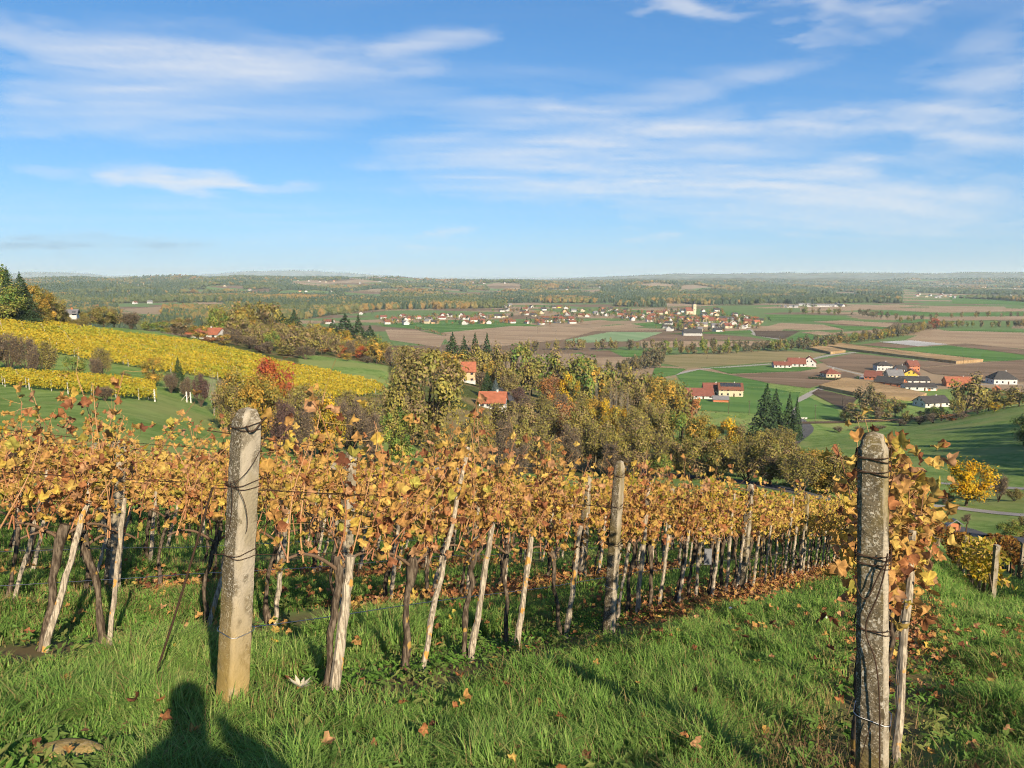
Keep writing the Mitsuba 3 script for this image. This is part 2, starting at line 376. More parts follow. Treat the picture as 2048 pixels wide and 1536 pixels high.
scene['old_wood'] = two({'type': 'diffuse', 'reflectance': mikit.proc(old_wood)})
scene['bark'] = two({'type': 'diffuse', 'reflectance': mikit.proc(bark)})
scene['cane'] = two({'type': 'principled', 'base_color': VC, 'roughness': .55, 'specular': .3})
scene['rusty_wire'] = two(diffuse((.055, .036, .027)))
scene['zinc_wire'] = two({'type': 'roughconductor', 'alpha': .35, 'specular_reflectance': {'type': 'rgb', 'value': [.55, .55, .56]}})
scene['tree_bark'] = two(diffuse((.085, .068, .05)))
scene['birch_bark'] = two(diffuse((.26, .235, .20)))
scene['glass_dark'] = {'type': 'principled', 'base_color': {'type': 'rgb', 'value': [.03, .035, .045]}, 'roughness': .12, 'specular': .6}
for k, c in {'wall_white': (.50, .49, .475), 'wall_cream': (.50, .43, .31), 'wall_yellow': (.66, .47, .08), 'wall_gray': (.38, .38, .37), 'wall_brick': (.42, .16, .085), 'wall_wood': (.48, .19, .07),
             'wall_orange': (.55, .36, .22), 'roof_red': (.18, .072, .055), 'roof_orange': (.30, .11, .065), 'roof_dark': (.058, .055, .056), 'roof_brown': (.17, .075, .05), 'roof_gray': (.17, .17, .18),
             'metal_gray': (.17, .18, .20), 'pole_wood': (.10, .08, .06), 'sign_white': (.75, .73, .70), 'dark_wood': (.085, .055, .038), 'weed_green': (.08, .15, .03)}.items():
    if k.startswith('roof'):
        def fn(p, n, uv, c=c):
            return mi.Color3f(*c) * (.72 + .56 * mikit.fbm(p.x * .9, p.y * .9, p.z * 2.5, 3))
        scene[k] = two({'type': 'diffuse', 'reflectance': mikit.proc(fn)})
    else:
        scene[k] = two(diffuse(c))
# ------------------------------------------------------------------ the lie of the land: terrain, fields, roads
def column(x, y):
    return 1024 + FPX * x / np.maximum(y, 1)


FAR_HOUSES = [(583, 560), (596, 561), (618, 562), (640, 563), (652, 564), (668, 562), (600, 583), (612, 583), (662, 583), (812, 568), (900, 566), (935, 566), (945, 565), (968, 567), (1126, 580), (1133, 579), (1200, 574), (215, 570), (228, 568), (240, 569), (275, 570), (288, 569), (270, 607), (300, 606), (410, 582), (500, 580), (1010, 566), (720, 566), (760, 563), (450, 572), (350, 566), (880, 569)]
_far = np.array([spot(a, b + 1)[:2] for a, b in FAR_HOUSES])


def wooded(x, y):
    c, n = column(x, y), meshkit.fbm(np.stack([x / 420, y / 620, x * 0], -1), 3, 41)
    n2 = meshkit.fbm(np.stack([x / 150, y / 220, x * 0], -1), 2, 43)
    left = (c < 1010) & (y > np.interp(c, [-600, 200, 520, 760, 1000], [900, 900, 1150, 1800, 1900])) & (n > .33)
    mid = (c >= 990) & (c < 1800) & (y > 2150 + 500 * (n2 - .5)) & (n > .30)
    far = (c >= 1800) & (y > 2300) & (n > .53)
    clear = ((c > 690) & (c < 765) & (y > 2550) & (y < 3300)) | ((c > 700) & (c < 850) & (y > 4200) & (n2 > .42)) | ((c > 1160) & (c < 1200) & (y > 3300) & (y < 4200)) | ((c > 240) & (c < 330) & (y > 1150) & (y < 1750))
    for hx, hy in _far:
        r_ = math.hypot(hx, hy)
        u_, v_ = (x * hy - y * hx) / r_, (x * hx + y * hy) / r_ - r_
        clear = clear | ((np.abs(u_) < 50 + .008 * r_) & (v_ > -.085 * r_) & (v_ < 40))
    return (left | mid | far) & ~clear & (y < 9000) | (y > 8000)


P1 = np.array([-1.40, 3.57])
NRM = np.array([-.836, .549])


def row_dir(deg):
    return np.array([math.sin(math.radians(deg)), math.cos(math.radians(deg))])


ROWS = {1: (P1, row_dir(33.0)), 'R': (np.array([1.39, 2.70]), row_dir(27.9)), 'R2': (np.array([3.05, 1.9]), row_dir(28.7))}
for k, off in ((2, 2.0), (3, 4.0), (4, 6.1), (5, 8.2), (6, 10.3), (7, 12.4), (8, 14.5)):
    ROWS[k] = (P1 + NRM * off - row_dir(33) * .6, row_dir(33.0 - .1 * k))
for k in (3, 4, 5):
    ROWS[f'R{k}'] = (np.array([3.05, 1.9]) + np.array([2.1, -1.2]) * (k - 2), row_dir(28.7))


def off_row(x, y):
    """Distance from the nearest vine line."""
    best = np.full(np.shape(x), 9.0)
    for row in (1, 2, 3, 4, 5, 6, 'R'):
        o, d = ROWS[row]
        a, s = np.abs(-(x - o[0]) * d[1] + (y - o[1]) * d[0] + (.12 if row == 1 else 0)), (x - o[0]) * d[0] + (y - o[1]) * d[1]
        best = np.where(s > -.2, np.minimum(best, a), best)
    return best


fa, fr = ga.ravel(), gr.ravel()
fx, fy, fz = gx.ravel(), gy.ravel(), gz.ravel()
col_px = column(fx, fy)
in_view = (np.abs(fa) < 1.0)
green = np.where(fr < 30, .8 - .5 * np.clip(1 - (off_row(fx, fy) - .1) / .35, 0, 1) * (fr > 2), np.where((fr > 150) & (col_px > 430) & (col_px < 1330) & (fr < 700) & ~((col_px > 600) & (col_px < 775) & (fr > 225) & (fr < 345)), .25, 1.0))
far_kind = np.clip((fr - 520) / 120, 0, 1) * np.where(wooded(fx, fy) & in_view, 2.0, 1.0)
i, j = np.meshgrid(np.arange(len(AZ) - 1), np.arange(len(LR) - 1), indexing='ij')
i, j, m = i.ravel(), j.ravel(), len(LR)
tf = np.vstack([np.stack([i * m + j, i * m + j + 1, (i + 1) * m + j + 1], 1)[:, ::-1], np.stack([i * m + j, (i + 1) * m + j + 1, (i + 1) * m + j], 1)[:, ::-1]])
put('terrain', (np.stack([fx, fy, fz], 1), tf), 'terrain_mat', smooth=True, uv=np.stack([green, far_kind], 1))
tag('terrain', kind='structure')
LIFT = [0.10]


def drape(poly, edge, lift):
    v, f = trimesh.creation.triangulate_polygon(poly, engine='earcut')
    v, f = trimesh.remesh.subdivide_to_size(np.column_stack([v, np.zeros(len(v))]), f, edge, max_iter=14)
    v[:, 2] = ground(v[:, 0], v[:, 1]) + lift
    return v, f


def outline(px):
    p = sg.Polygon([spot(*q)[:2] for q in px])
    return p if p.is_valid else p.buffer(0)


def field(mat, px, name='field', edge=None):
    p = outline(px)
    if p.area < 1:
        return
    LIFT[0] += .008
    v, f = drape(p, edge or max(14, math.sqrt(p.area) / 9), LIFT[0])
    tag(put(numbered(name), (v, f), mat), kind='structure')


FIELDS = [
    ('field_green', [(750, 652), (795, 648), (900, 640), (1024, 643), (1100, 655), (1024, 655), (884, 665), (830, 658)]), ('field_tan', [(882, 666), (1024, 652), (1130, 654), (1205, 658), (1130, 679), (1010, 692), (900, 690)]),
    ('field_tan', [(770, 659), (830, 660), (892, 673), (880, 695), (780, 680)]), ('field_mint', [(1131, 680), (1221, 664), (1325, 665), (1276, 682), (1134, 687)]),
    ('field_brown', [(1322, 667), (1424, 668), (1499, 674), (1535, 681), (1286, 682)]), ('field_tan', [(1280, 683), (1540, 682), (1570, 692), (1284, 696)]), ('field_brown', [(1154, 702), (1218, 701), (1246, 714), (1184, 715)]),
    ('field_green', [(1219, 701), (1330, 700), (1269, 714), (1247, 714)]), ('field_tan', [(1189, 716), (1264, 715), (1290, 722), (1236, 737), (1194, 730)]),
    ('field_olive', [(1300, 722), (1319, 712), (1464, 703), (1560, 701), (1656, 707), (1626, 717), (1545, 725), (1374, 737)]), ('field_green', [(1310, 735), (1374, 738), (1352, 750), (1300, 760)]),
    ('field_green', [(1352, 751), (1399, 740), (1470, 752), (1540, 768), (1535, 775), (1374, 779)]), ('field_green', [(1374, 780), (1536, 776), (1580, 784), (1484, 792), (1374, 790)]), ('field_green', [(1376, 791), (1600, 785), (1595, 806), (1580, 830), (1400, 822)]),
    ('field_brown', [(1459, 750), (1536, 746), (1600, 744), (1690, 744), (1722, 753), (1671, 761), (1618, 777), (1536, 766)]), ('field_green', [(1420, 737), (1560, 731), (1640, 736), (1600, 743), (1459, 748)]),
    ('field_brown', [(1636, 721), (1708, 707), (1911, 729), (1836, 736), (1731, 747), (1661, 733)]), ('field_green', [(1798, 697), (1896, 691), (2080, 715), (2080, 720), (1966, 724), (1756, 697), (1711, 690)]),
    ('field_tan', [(1811, 680), (1866, 660), (2080, 667), (2080, 702), (1931, 687), (1898, 689)]), ('field_brown', [(1898, 690), (1931, 688), (2080, 703), (2080, 714)]), ('field_brown', [(1720, 690), (1758, 685), (1836, 694), (1800, 697)]),
    ('field_pale', [(1758, 684), (1823, 681), (1898, 689), (1836, 693)]), ('field_brown', [(1840, 737), (2080, 717), (2080, 764), (2026, 763), (1866, 748)]), ('field_dark', [(1623, 787), (1636, 779), (1716, 797), (1691, 824), (1683, 818)]),
    ('field_green', [(1591, 808), (1618, 796), (1676, 821), (1683, 840), (1593, 838)]), ('field_green', [(1880, 662), (1960, 659), (2080, 662), (2080, 665)]),
    ('field_green', [(1530, 631), (1609, 629), (1721, 637), (1628, 643), (1545, 643)]), ('field_tan', [(1500, 656), (1536, 653), (1561, 646), (1648, 650), (1690, 660), (1620, 661)]), ('field_dark', [(1508, 662), (1601, 662), (1568, 679), (1512, 672)]),
    ('field_green', [(1568, 681), (1601, 667), (1640, 672), (1623, 685)]), ('field_tan', [(1601, 665), (1640, 663), (1690, 669), (1640, 671)]), ('field_tan', [(1623, 644), (1686, 641), (1786, 647), (1776, 655)]), ('field_green', [(1650, 651), (1780, 656), (1730, 661), (1700, 661)]),
    ('field_green', [(1790, 640), (1860, 638), (1880, 646), (1800, 646)]), ('field_tan', [(1730, 617), (1886, 615), (2080, 620), (2080, 622), (1880, 626)]), ('field_green', [(1740, 623), (1980, 627), (2080, 624), (2080, 632), (1850, 632), (1740, 630)]), ('field_tan', [(1770, 634), (2080, 633), (2080, 639), (1900, 642)]),
    ('field_green', [(1898, 592), (2080, 595), (2080, 612), (1906, 607)]), ('field_tan', [(1850, 578), (1960, 580), (1960, 588), (1860, 586)]), ('field_tan', [(1600, 616), (1790, 609), (1850, 612), (1700, 622), (1600, 622)]), ('field_tan', [(1245, 607), (1330, 604), (1400, 607), (1490, 608), (1400, 613), (1260, 614)]),
    ('field_green', [(1200, 623), (1290, 621), (1300, 625), (1215, 627)]), ('field_green', [(1262, 648), (1320, 644), (1335, 651), (1270, 654)]), ('field_tan', [(1180, 656), (1262, 648), (1290, 654), (1200, 660)]), ('field_tan', [(1090, 651), (1200, 640), (1225, 643), (1120, 655)]),
    ('field_green', [(1440, 624), (1480, 622), (1482, 631), (1445, 632)]), ('field_green', [(1330, 668), (1500, 661), (1506, 667), (1420, 668)])]
for mat, px in FIELDS:
    field(mat, px)


def crop(px, h):
    """A block of standing dry maize."""
    p = outline(px)
    v, f = trimesh.creation.triangulate_polygon(p, engine='earcut')
    v, f = trimesh.remesh.subdivide_to_size(np.column_stack([v, np.zeros(len(v))]), f, 4.0, max_iter=14)
    v[:, 2] = ground(v[:, 0], v[:, 1]) + h + (meshkit.noise(v * [.9, .9, 1], 3) - .5) * .35
    mb = MB().add(v, f)
    ring = np.array(p.exterior.segmentize(3.0).coords)
    k = len(ring)
    b = np.column_stack([ring, ground(ring[:, 0], ring[:, 1])])
    t = b + [0, 0, h + .1]
    i = np.arange(k - 1)
    mb.add(np.vstack([b, t]), np.vstack([np.stack([i, i + 1, i + 1 + k], 1), np.stack([i, i + 1 + k, i + k], 1)]))
    key = numbered('maize_field')
    mb.put(key, 'maize', colored=False)
    tag(key, kind='structure')


crop([(1641, 694), (1676, 689), (1748, 699), (1966, 724), (1912, 728), (1723, 705)], 2.4)
crop([(1608, 697), (1646, 695), (1691, 705), (1661, 709)], 2.4)
crop([(1638, 777), (1691, 761), (1726, 766), (1853, 793), (1831, 803), (1716, 794)], 2.2)


def strip(name, px, width, mat, step=3.0, lift=.14, world=False):
    p = np.array(px if world else [spot(*q)[:2] for q in px], float)
    # smooth the corners
    for _ in range(2):
        q = [p[0]]
        for a, b in zip(p[:-1], p[1:]):
            q += [a * .75 + b * .25, a * .25 + b * .75]
        p = np.array(q + [p[-1]])
    line = sg.LineString(p).segmentize(step)
    c = np.array(line.coords)
    t = np.gradient(c, axis=0)
    t /= np.linalg.norm(t, axis=1, keepdims=True)
    s = np.stack([-t[:, 1], t[:, 0]], 1) * width / 2
    rows = [c + s, c + s * .33, c - s * .33, c - s]
    z = ground(c[:, 0], c[:, 1]) + lift
    side = [np.maximum(ground(r[:, 0], r[:, 1]) + lift * .6, z - .15) for r in rows]
    v = np.concatenate([np.column_stack([r, q]) for r, q in zip(rows, side)])
    k, f = len(c), []
    i = np.arange(k - 1)
    for a in range(3):
        f += [np.stack([a * k + i, (a + 1) * k + i, (a + 1) * k + i + 1], 1), np.stack([a * k + i, (a + 1) * k + i + 1, a * k + i + 1], 1)]
    tag(put(numbered(name), (v, np.vstack(f)), mat, smooth=True), kind='structure')
    return c


strip('road', [(1582, 888), (1596, 877), (1612, 866), (1617, 857), (1610, 848), (1600, 841), (1592, 834)], 5.5, 'asphalt', 2)
strip('road', [(1592, 834), (1584, 822), (1590, 806), (1610, 793), (1640, 778), (1680, 764), (1716, 757)], 5.0, 'gravel')
strip('road', [(1716, 757), (1735, 752), (1700, 744), (1655, 732)], 4.0, 'gravel')
strip('road', [(1600, 724), (1625, 718), (1655, 711), (1710, 705)], 6.0, 'gravel')
strip('road', [(1352, 751), (1366, 745), (1385, 741), (1420, 737), (1500, 731), (1560, 727), (1620, 724)], 5.0, 'gravel')
strip('road', [(1500, 659), (1502, 664), (1512, 671), (1536, 675), (1572, 681)], 7.0, 'gravel')
strip('road', [(1250, 934), (1300, 945), (1420, 958), (1500, 968), (1620, 995), (1760, 1027), (1860, 1052), (1960, 1066), (2120, 1095)], 5.0, 'asphalt', 2)
strip('path', [(1830, 1010), (1900, 1016), (1960, 1022), (2120, 1036)], 3.6, 'gravel', 2)
strip('path', [(1830, 961), (1870, 966), (1950, 971), (2120, 980)], 3.0, 'gravel', 2)
strip('road', [(1003, 776), (1008, 790), (1030, 803), (1040, 815)], 4.5, 'asphalt', 2)
strip('track_bed', [(1500, 850), (1590, 847), (1700, 845), (1790, 841), (1850, 836), (1930, 828), (2000, 800)], 5.0, 'field_dark', 3, .5)
for o in (0, 1):
    strip('rail', [(1500, 850 + o * .8), (1590, 847 + o * .8), (1700, 845 + o * .8), (1790, 841 + o * .7), (1850, 836 + o * .7), (1930, 828)], .16, 'roof_brown', 3, .72)
strip('path', [(1910, 771), (1990, 768), (2080, 772)], 3.0, 'gravel')

# ------------------------------------------------------------------ tree patterns
PAL = {'olive': [(0.213, 0.188, 0.0564), (0.176, 0.176, 0.0502), (0.251, 0.213, 0.0564), (0.164, 0.138, 0.0502)],
       'ochre': [(0.339, 0.206, 0.0393), (0.267, 0.171, 0.0358), (0.178, 0.152, 0.0358), (0.411, 0.25, 0.0536)],
       'rust': [(0.311, 0.119, 0.0458), (0.239, 0.101, 0.0458), (0.366, 0.166, 0.055), (0.202, 0.11, 0.055)],
       'yellow': [(0.345, 0.241, 0.023), (0.414, 0.276, 0.023), (0.253, 0.196, 0.0287), (0.345, 0.184, 0.023)],
       'gold': [(0.522, 0.285, 0.0114), (0.589, 0.342, 0.0142), (0.427, 0.209, 0.0095), (0.475, 0.314, 0.019)],
       'green': [(0.104, 0.174, 0.0414), (0.138, 0.196, 0.046), (0.208, 0.23, 0.0506), (0.0806, 0.138, 0.0368)],
       'red': [(0.276, 0.0575, 0.0287), (0.218, 0.0517, 0.0345), (0.322, 0.103, 0.0345)],
       'brown': [(0.193, 0.138, 0.0826), (0.239, 0.166, 0.0917), (0.155, 0.119, 0.0734), (0.22, 0.184, 0.0734)],
       'spruce': [(0.0316, 0.0575, 0.0259), (0.0431, 0.0719, 0.0316), (0.0259, 0.046, 0.023)],
       'blue': [(0.099, 0.132, 0.132), (0.077, 0.11, 0.11), (0.121, 0.154, 0.154)],
       'alder': [(0.108, 0.103, 0.0584), (0.0834, 0.0918, 0.05), (0.133, 0.117, 0.0667), (0.0751, 0.0751, 0.05)],
       'purple': [(0.0975, 0.0585, 0.0585), (0.078, 0.052, 0.052), (0.117, 0.078, 0.065)]}


def cards(r, c, normal, size, col, long=1.0):
    """One bent kite per centre."""
    n = len(c)
    normal = normal / (np.linalg.norm(normal, axis=1, keepdims=True) + 1e-9)
    a = np.cross(normal, r.normal(size=(n, 3)))
    a /= np.linalg.norm(a, axis=1, keepdims=True) + 1e-9
    b = np.cross(normal, a)
    s = size * r.uniform(.6, 1.35, (n, 1))
    v = np.stack([c - a * s * long, c + b * s * .55 / long + normal * s * .15, c + a * s * long, c - b * s * .55 / long + normal * s * .15], 1).reshape(-1, 3)
    k = np.arange(n)[:, None] * 4
    f = np.vstack([k + [[0, 1, 2]], k + [[0, 2, 3]]])
    return v, f, np.repeat(col, 4, axis=0)


def pick(r, pal, n, clump=None):
    p = np.array(PAL[pal])
    idx = r.integers(0, len(p), n) if clump is None else (clump * 7 + (r.random(n) < .14) * r.integers(1, 4, n)) % len(p)
    return p[idx] * r.uniform(.86, 1.16, (n, 1)) * (1 if clump is None else (.78 + .5 * ((np.asarray(clump) * 37 % 11) / 10))[:, None])


def broad(seed, pal, n, size, low=.16, pal2=None, lean=0.0, gaps=.55):
    """Unit-high broadleaf tree: (trunk, crown)."""
    r = np.random.default_rng(seed)
    B = 26
    d = r.normal(size=(B, 3))
    d /= np.linalg.norm(d, axis=1, keepdims=True)
    rad = r.uniform(.45, 1.0, (B, 1)) ** .6
    mid = (1 + low) / 2
    c = d * rad * [.37, .37, (1 - low) / 2 * .78] + [0, 0, mid]
    c[:, 2] += .05 * r.normal(size=B)
    br = r.uniform(.085, .20, B)
    c[:3] = [[.1, .04, low + .12], [-.14, .1, low + .15], [.02, -.15, low + .13]]
    k = r.integers(0, B, n)
    dd = r.normal(size=(n, 3)) + [0, 0, .25]
    dd /= np.linalg.norm(dd, axis=1, keepdims=True)
    shell = r.random((n, 1)) ** gaps
    p = c[k] + dd * br[k][:, None] * shell * (1 + .45 * (r.random((n, 1)) < .12))
    p[:, 0] += lean * p[:, 2]
    col = pick(r, pal, n, k)
    if pal2:
        swap = r.random(n) < np.clip((k % 4 == 0) * .75 + .12, 0, 1)
        col[swap] = pick(r, pal2, int(swap.sum()))
    v, f, cc = cards(r, p, dd + r.normal(size=(n, 3)) * .38 + [0, 0, .3], size, col)
    t = MB().tube([(0, 0, -.06), (.004, 0, .0), (.01, .008, low), (.015 + lean * .5, 0, mid)], [.034, .026, .021, .010], 6)
    for q, b in zip(c[::2], br[::2]):
        a = np.array([.01, .005, low * r.uniform(.8, 1.6)])
        m = (a + q) / 2 + [0, 0, -.03] + r.normal(size=3) * .015
        t.tube([a, m, q], [.013, .008, .003], 4, cap=False)
        for _ in range(2):
            e = q + r.normal(size=3) * b * .8
            t.tube([m, (m + e) / 2 + r.normal(size=3) * .01, e], [.006, .004, .0015], 3, cap=False)
    return t, (v, f, cc)


def conifer(seed, pal, n, size):
    r = np.random.default_rng(seed)
    h = 1 - np.sqrt(r.random(n)) * .96
    h = np.clip(h, .03, .99)
    layer = np.round(h * 26) / 26 + r.normal(size=n) * .008
    ang = r.uniform(0, 2 * np.pi, n)
    lobes = 1 + .16 * np.sin(ang * 5 + layer * 60) + .12 * r.normal(size=n)
    rr = np.maximum(1 - layer, .005) ** .85 * .5 * lobes * np.sqrt(r.uniform(.25, 1.0, n))
    p = np.stack([rr * np.cos(ang), rr * np.sin(ang), layer - rr * .28], 1)
    nrm = np.stack([np.cos(ang) * .5, np.sin(ang) * .5, np.full(n, .9)], 1) + r.normal(size=(n, 3)) * .3
    v, f, cc = cards(r, p, nrm, size, pick(r, pal, n))
    top = cards(r, np.column_stack([r.normal(size=(30, 2)) * .004, r.uniform(.94, 1.02, 30)]), r.normal(size=(30, 3)), size * .6, pick(r, pal, 30), 1.6)
    t = MB().tube([(0, 0, -.05), (0, 0, .5), (0, 0, .98)], [.022, .014, .003], 6)
    k = MB().add(v, f, cc).add(*top)
    return t, k.arrays()


def twiggy(seed, pal, n, leaves, size, wide=.5, low=.05, twig=(.12, .095, .075)):
    """Shrub or tree that has shed most leaves: fans of twigs and some leaves."""
    r = np.random.default_rng(seed)
    t, tips, tw = MB(), [], MB()
    for k in range(15):
        a, el = r.uniform(0, 2 * np.pi), r.uniform(.15, .95)
        e = np.array([math.cos(a) * wide * .72 * el, math.sin(a) * wide * .72 * el, low + (1 - low) * (.92 - .42 * el ** 2) * r.uniform(.8, 1)])
        b = np.array([0, 0, low * r.uniform(.3, 1)])
        m = (b + e) / 2 + [e[0] * .12, e[1] * .12, -.03]
        t.tube([b - [0, 0, .04], m, e], [.012, .008, .003], 4, cap=False)
        tips += [m + (e - m) * q for q in (.1, .4, .7, 1.0)]
    t.tube([(0, 0, -.06), (0, 0, low + .02)], [.03, .022], 6)
    tips = np.array(tips)
    k = r.integers(0, len(tips), n)
    d = r.normal(size=(n, 3)) + tips[k] * [1.4, 1.4, .9]
    d /= np.linalg.norm(d, axis=1, keepdims=True)
    ln = r.uniform(.06, .17, (n, 1))
    p0 = tips[k] + r.normal(size=(n, 3)) * .03
    side = np.cross(d, r.normal(size=(n, 3)))
    side /= np.linalg.norm(side, axis=1, keepdims=True)
    v = np.stack([p0 - side * size * .16, p0 + side * size * .16, p0 + d * ln], 1).reshape(-1, 3)
    tw.add(v, np.arange(3 * n).reshape(-1, 3), np.repeat(np.array(twig) * r.uniform(.7, 1.5, (n, 1)), 3, 0))
    if leaves:
        q = r.integers(0, n, leaves)
        lp = p0[q] + d[q] * ln[q] * r.uniform(.2, 1, (leaves, 1))
        tw.add(*cards(r, lp, r.normal(size=(leaves, 3)) + [0, -.2, .5], size, pick(r, pal, leaves, q % 9)))
    return t, tw.arrays()


GROUPS = {}


def pattern(name, made, bark_key='tree_bark'):
    t, (v, f, c) = made
    tv, tfc, _ = t.arrays()
    scene['pattern_' + name] = {'type': 'shapegroup', 'trunk': mikit.ply((tv, tfc), bark_key, smooth=True), 'crown': mikit.ply((v, f), 'foliage', color=c)}
    GROUPS[name] = 'pattern_' + name


LOD = {'near': (5200, .021), 'mid': (1500, .038), 'low': (420, .072)}
for lod, (n, s) in LOD.items():
    for pal, pal2 in (('olive', 'brown'), ('ochre', 'olive'), ('rust', 'brown'), ('yellow', 'olive'), ('green', 'olive'), ('brown', 'olive'), ('red', 'rust'), ('alder', 'brown'), ('gold', 'yellow')):
        if (pal in ('gold', 'red') and lod == 'low') or (pal == 'gold' and lod == 'mid'):
            continue
        for k in range(1 if pal in ('gold', 'red') else 2):
            pattern(f'{pal}_{lod}_{k}', broad(100 + 7 * k + len(pal), pal, n, s, [.14, .2][k], pal2))
    for pal in ('spruce', 'blue') if lod != 'low' else ('spruce',):
        pattern(f'{pal}_{lod}_0', conifer(31, pal, int(n * 1.15), s * 1.05))
    if lod != 'low':
        for k in range(2):
            pattern(f'twig_{lod}_{k}', twiggy(51 + k, 'brown', n, n // 5, s * .8))
            pattern(f'halfbare_{lod}_{k}', twiggy(61 + k, 'olive', n // 2, int(n * .75), s * .95))
        pattern(f'purple_{lod}_0', twiggy(71, 'purple', n, n // 2, s * .8, twig=(.10, .065, .06)))
        pattern(f'bare_{lod}_0', twiggy(81, 'brown', n // 9, 0, s * .35, .6, .3, (.20, .17, .145)), 'birch_bark')
KINDS = {   # kind: (object name, look, category)
    'olive': ('broadleaf_tree', 'olive and brown broadleaf tree', 'tree'), 'ochre': ('broadleaf_tree', 'ochre autumn broadleaf tree', 'tree'), 'rust': ('broadleaf_tree', 'rust-coloured autumn tree', 'tree'),
    'yellow': ('broadleaf_tree', 'yellow autumn tree', 'tree'), 'gold': ('broadleaf_tree', 'bright golden tree', 'tree'), 'green': ('broadleaf_tree', 'still green broadleaf tree', 'tree'), 'brown': ('broadleaf_tree', 'brownish thinning tree', 'tree'),
    'red': ('broadleaf_tree', 'red autumn tree', 'tree'), 'alder': ('stream_tree', 'grey-green stream-side tree', 'tree'), 'spruce': ('conifer_tree', 'dark green conifer', 'conifer'), 'blue': ('conifer_tree', 'blue-grey conifer', 'conifer'),
    'twig': ('bare_shrub', 'bare greyish-brown shrub', 'shrub'), 'halfbare': ('leafy_shrub', 'half-bare olive shrub', 'shrub'), 'purple': ('bare_shrub', 'purplish-brown round shrub', 'shrub'), 'bare': ('bare_tree', 'leafless pale-trunked tree', 'tree')}
TREES = []


def tree(kind, px, Y, top, width, where, label=None, sink=0.0):
    """A tree Y metres ahead whose top is seen at (px, top); width in photograph pixels."""
    p, h = along(px, top, Y)
    width = width * 1.7 if kind in ('spruce', 'blue') else width
    if h < 1.0:
        return
    w_ = width / FPX * Y * 1.06
    w_ = w_ if kind in ('spruce', 'blue', 'bare') else max(w_, .74 * h)
    TREES.append(dict(kind=kind, p=p - [0, 0, sink], h=h + sink, w=w_, px=px, Y=Y, where=where, label=label))


def tree_w(kind, x, y, h, w, where):
    z = float(ground(x, y))
    TREES.append(dict(kind=kind, p=np.array([x, y, z]), h=h, w=w, px=float(column(x, y)), Y=y, where=where, label=None))


def plant_all():
    counts = {}
    for t in TREES:
        counts.setdefault((t['where'], t['kind']), []).append(t)
    for (where, kind), ts in counts.items():
        ts.sort(key=lambda t: t['px'])
        for i, t in enumerate(ts):
            look, many = KINDS[kind][1], len(ts) > 1
            if not t['label']:
                t['label'] = f"{look} {where}" + (f", {ordinal(i + 1)} from left" if many else '')
            t['group'] = f"{look}s {where}" if many else None
    for k, t in enumerate(TREES):
        lod = 'near' if t['Y'] < 300 else 'mid' if t['Y'] < 620 else 'low'
        if lod == 'low' and t['kind'] in ('twig', 'halfbare', 'purple', 'bare', 'blue', 'red'):
            lod = 'mid'
        if t['kind'] == 'gold':
            lod = 'near'
        pat = f"{t['kind']}_{lod}_{k % 2}"
        pat = pat if pat in GROUPS else f"{t['kind']}_{lod}_0"
        name = KINDS[t['kind']][0]
        if name in ('broadleaf_tree', 'stream_tree'):
            name = next((v for s, v in (('village', 'garden_tree'), ('hedge', 'hedge_tree'), ('slope', 'hillside_tree'), ('stream', 'stream_tree'), ('copse', 'copse_tree')) if s in t['where']), name)
        key = numbered(name)
        tr = T().translate(t['p'].tolist()).rotate([0, 0, 1], (k * 137.5) % 360).scale([t['w'], t['w'], t['h']])
        scene[key] = {'type': 'instance', 'group': {'type': 'ref', 'id': GROUPS[pat]}, 'to_world': tr}
        tag(key, t['label'], KINDS[t['kind']][2], t['group'])


# ------------------------------------------------------------------ trees one can tell apart
W = 'behind the left vineyard'
for a in [('green', -15, 226, 528, 95), ('spruce', 12, 222, 536, 40), ('spruce', 38, 224, 545, 46), ('green', 2, 217, 572, 95), ('ochre', 62, 232, 566, 56), ('olive', 50, 226, 590, 50), ('ochre', 88, 238, 582, 52), ('olive', 108, 243, 590, 50), ('ochre', 75, 232, 605, 50), ('halfbare', 118, 250, 612, 40),
          ('halfbare', 165, 262, 632, 34), ('olive', 178, 285, 616, 55), ('olive', 205, 292, 611, 52), ('brown', 226, 300, 622, 46), ('twig', 260, 292, 622, 62), ('green', 296, 318, 643, 34), ('green', 322, 322, 642, 34), ('halfbare', 160, 255, 636, 34), ('twig', 130, 252, 626, 30), ('olive', 150, 250, 638, 28), ('halfbare', 136, 249, 632, 30), ('olive', 122, 249, 622, 34),
          ('brown', 362, 345, 634, 55), ('twig', 350, 322, 655, 50), ('ochre', 396, 316, 650, 48), ('rust', 424, 308, 672, 56), ('ochre', 448, 312, 668, 36), ('twig', 375, 312, 668, 40), ('brown', 340, 340, 640, 40)]:
    tree(*a, W)
W = 'around the white house'
for a in [('olive', 462, 372, 604, 66), ('ochre', 486, 374, 612, 50), ('green', 437, 368, 614, 44), ('olive', 508, 384, 600, 64), ('green', 430, 372, 618, 40), ('olive', 540, 392, 602, 60), ('twig', 470, 330, 655, 50), ('twig', 500, 318, 668, 60), ('twig', 540, 300, 682, 70), ('halfbare', 580, 300, 690, 70), ('twig', 610, 292, 692, 60), ('purple', 520, 305, 690, 40)]:
    tree(*a, W)
W = 'on the bank between vineyards'
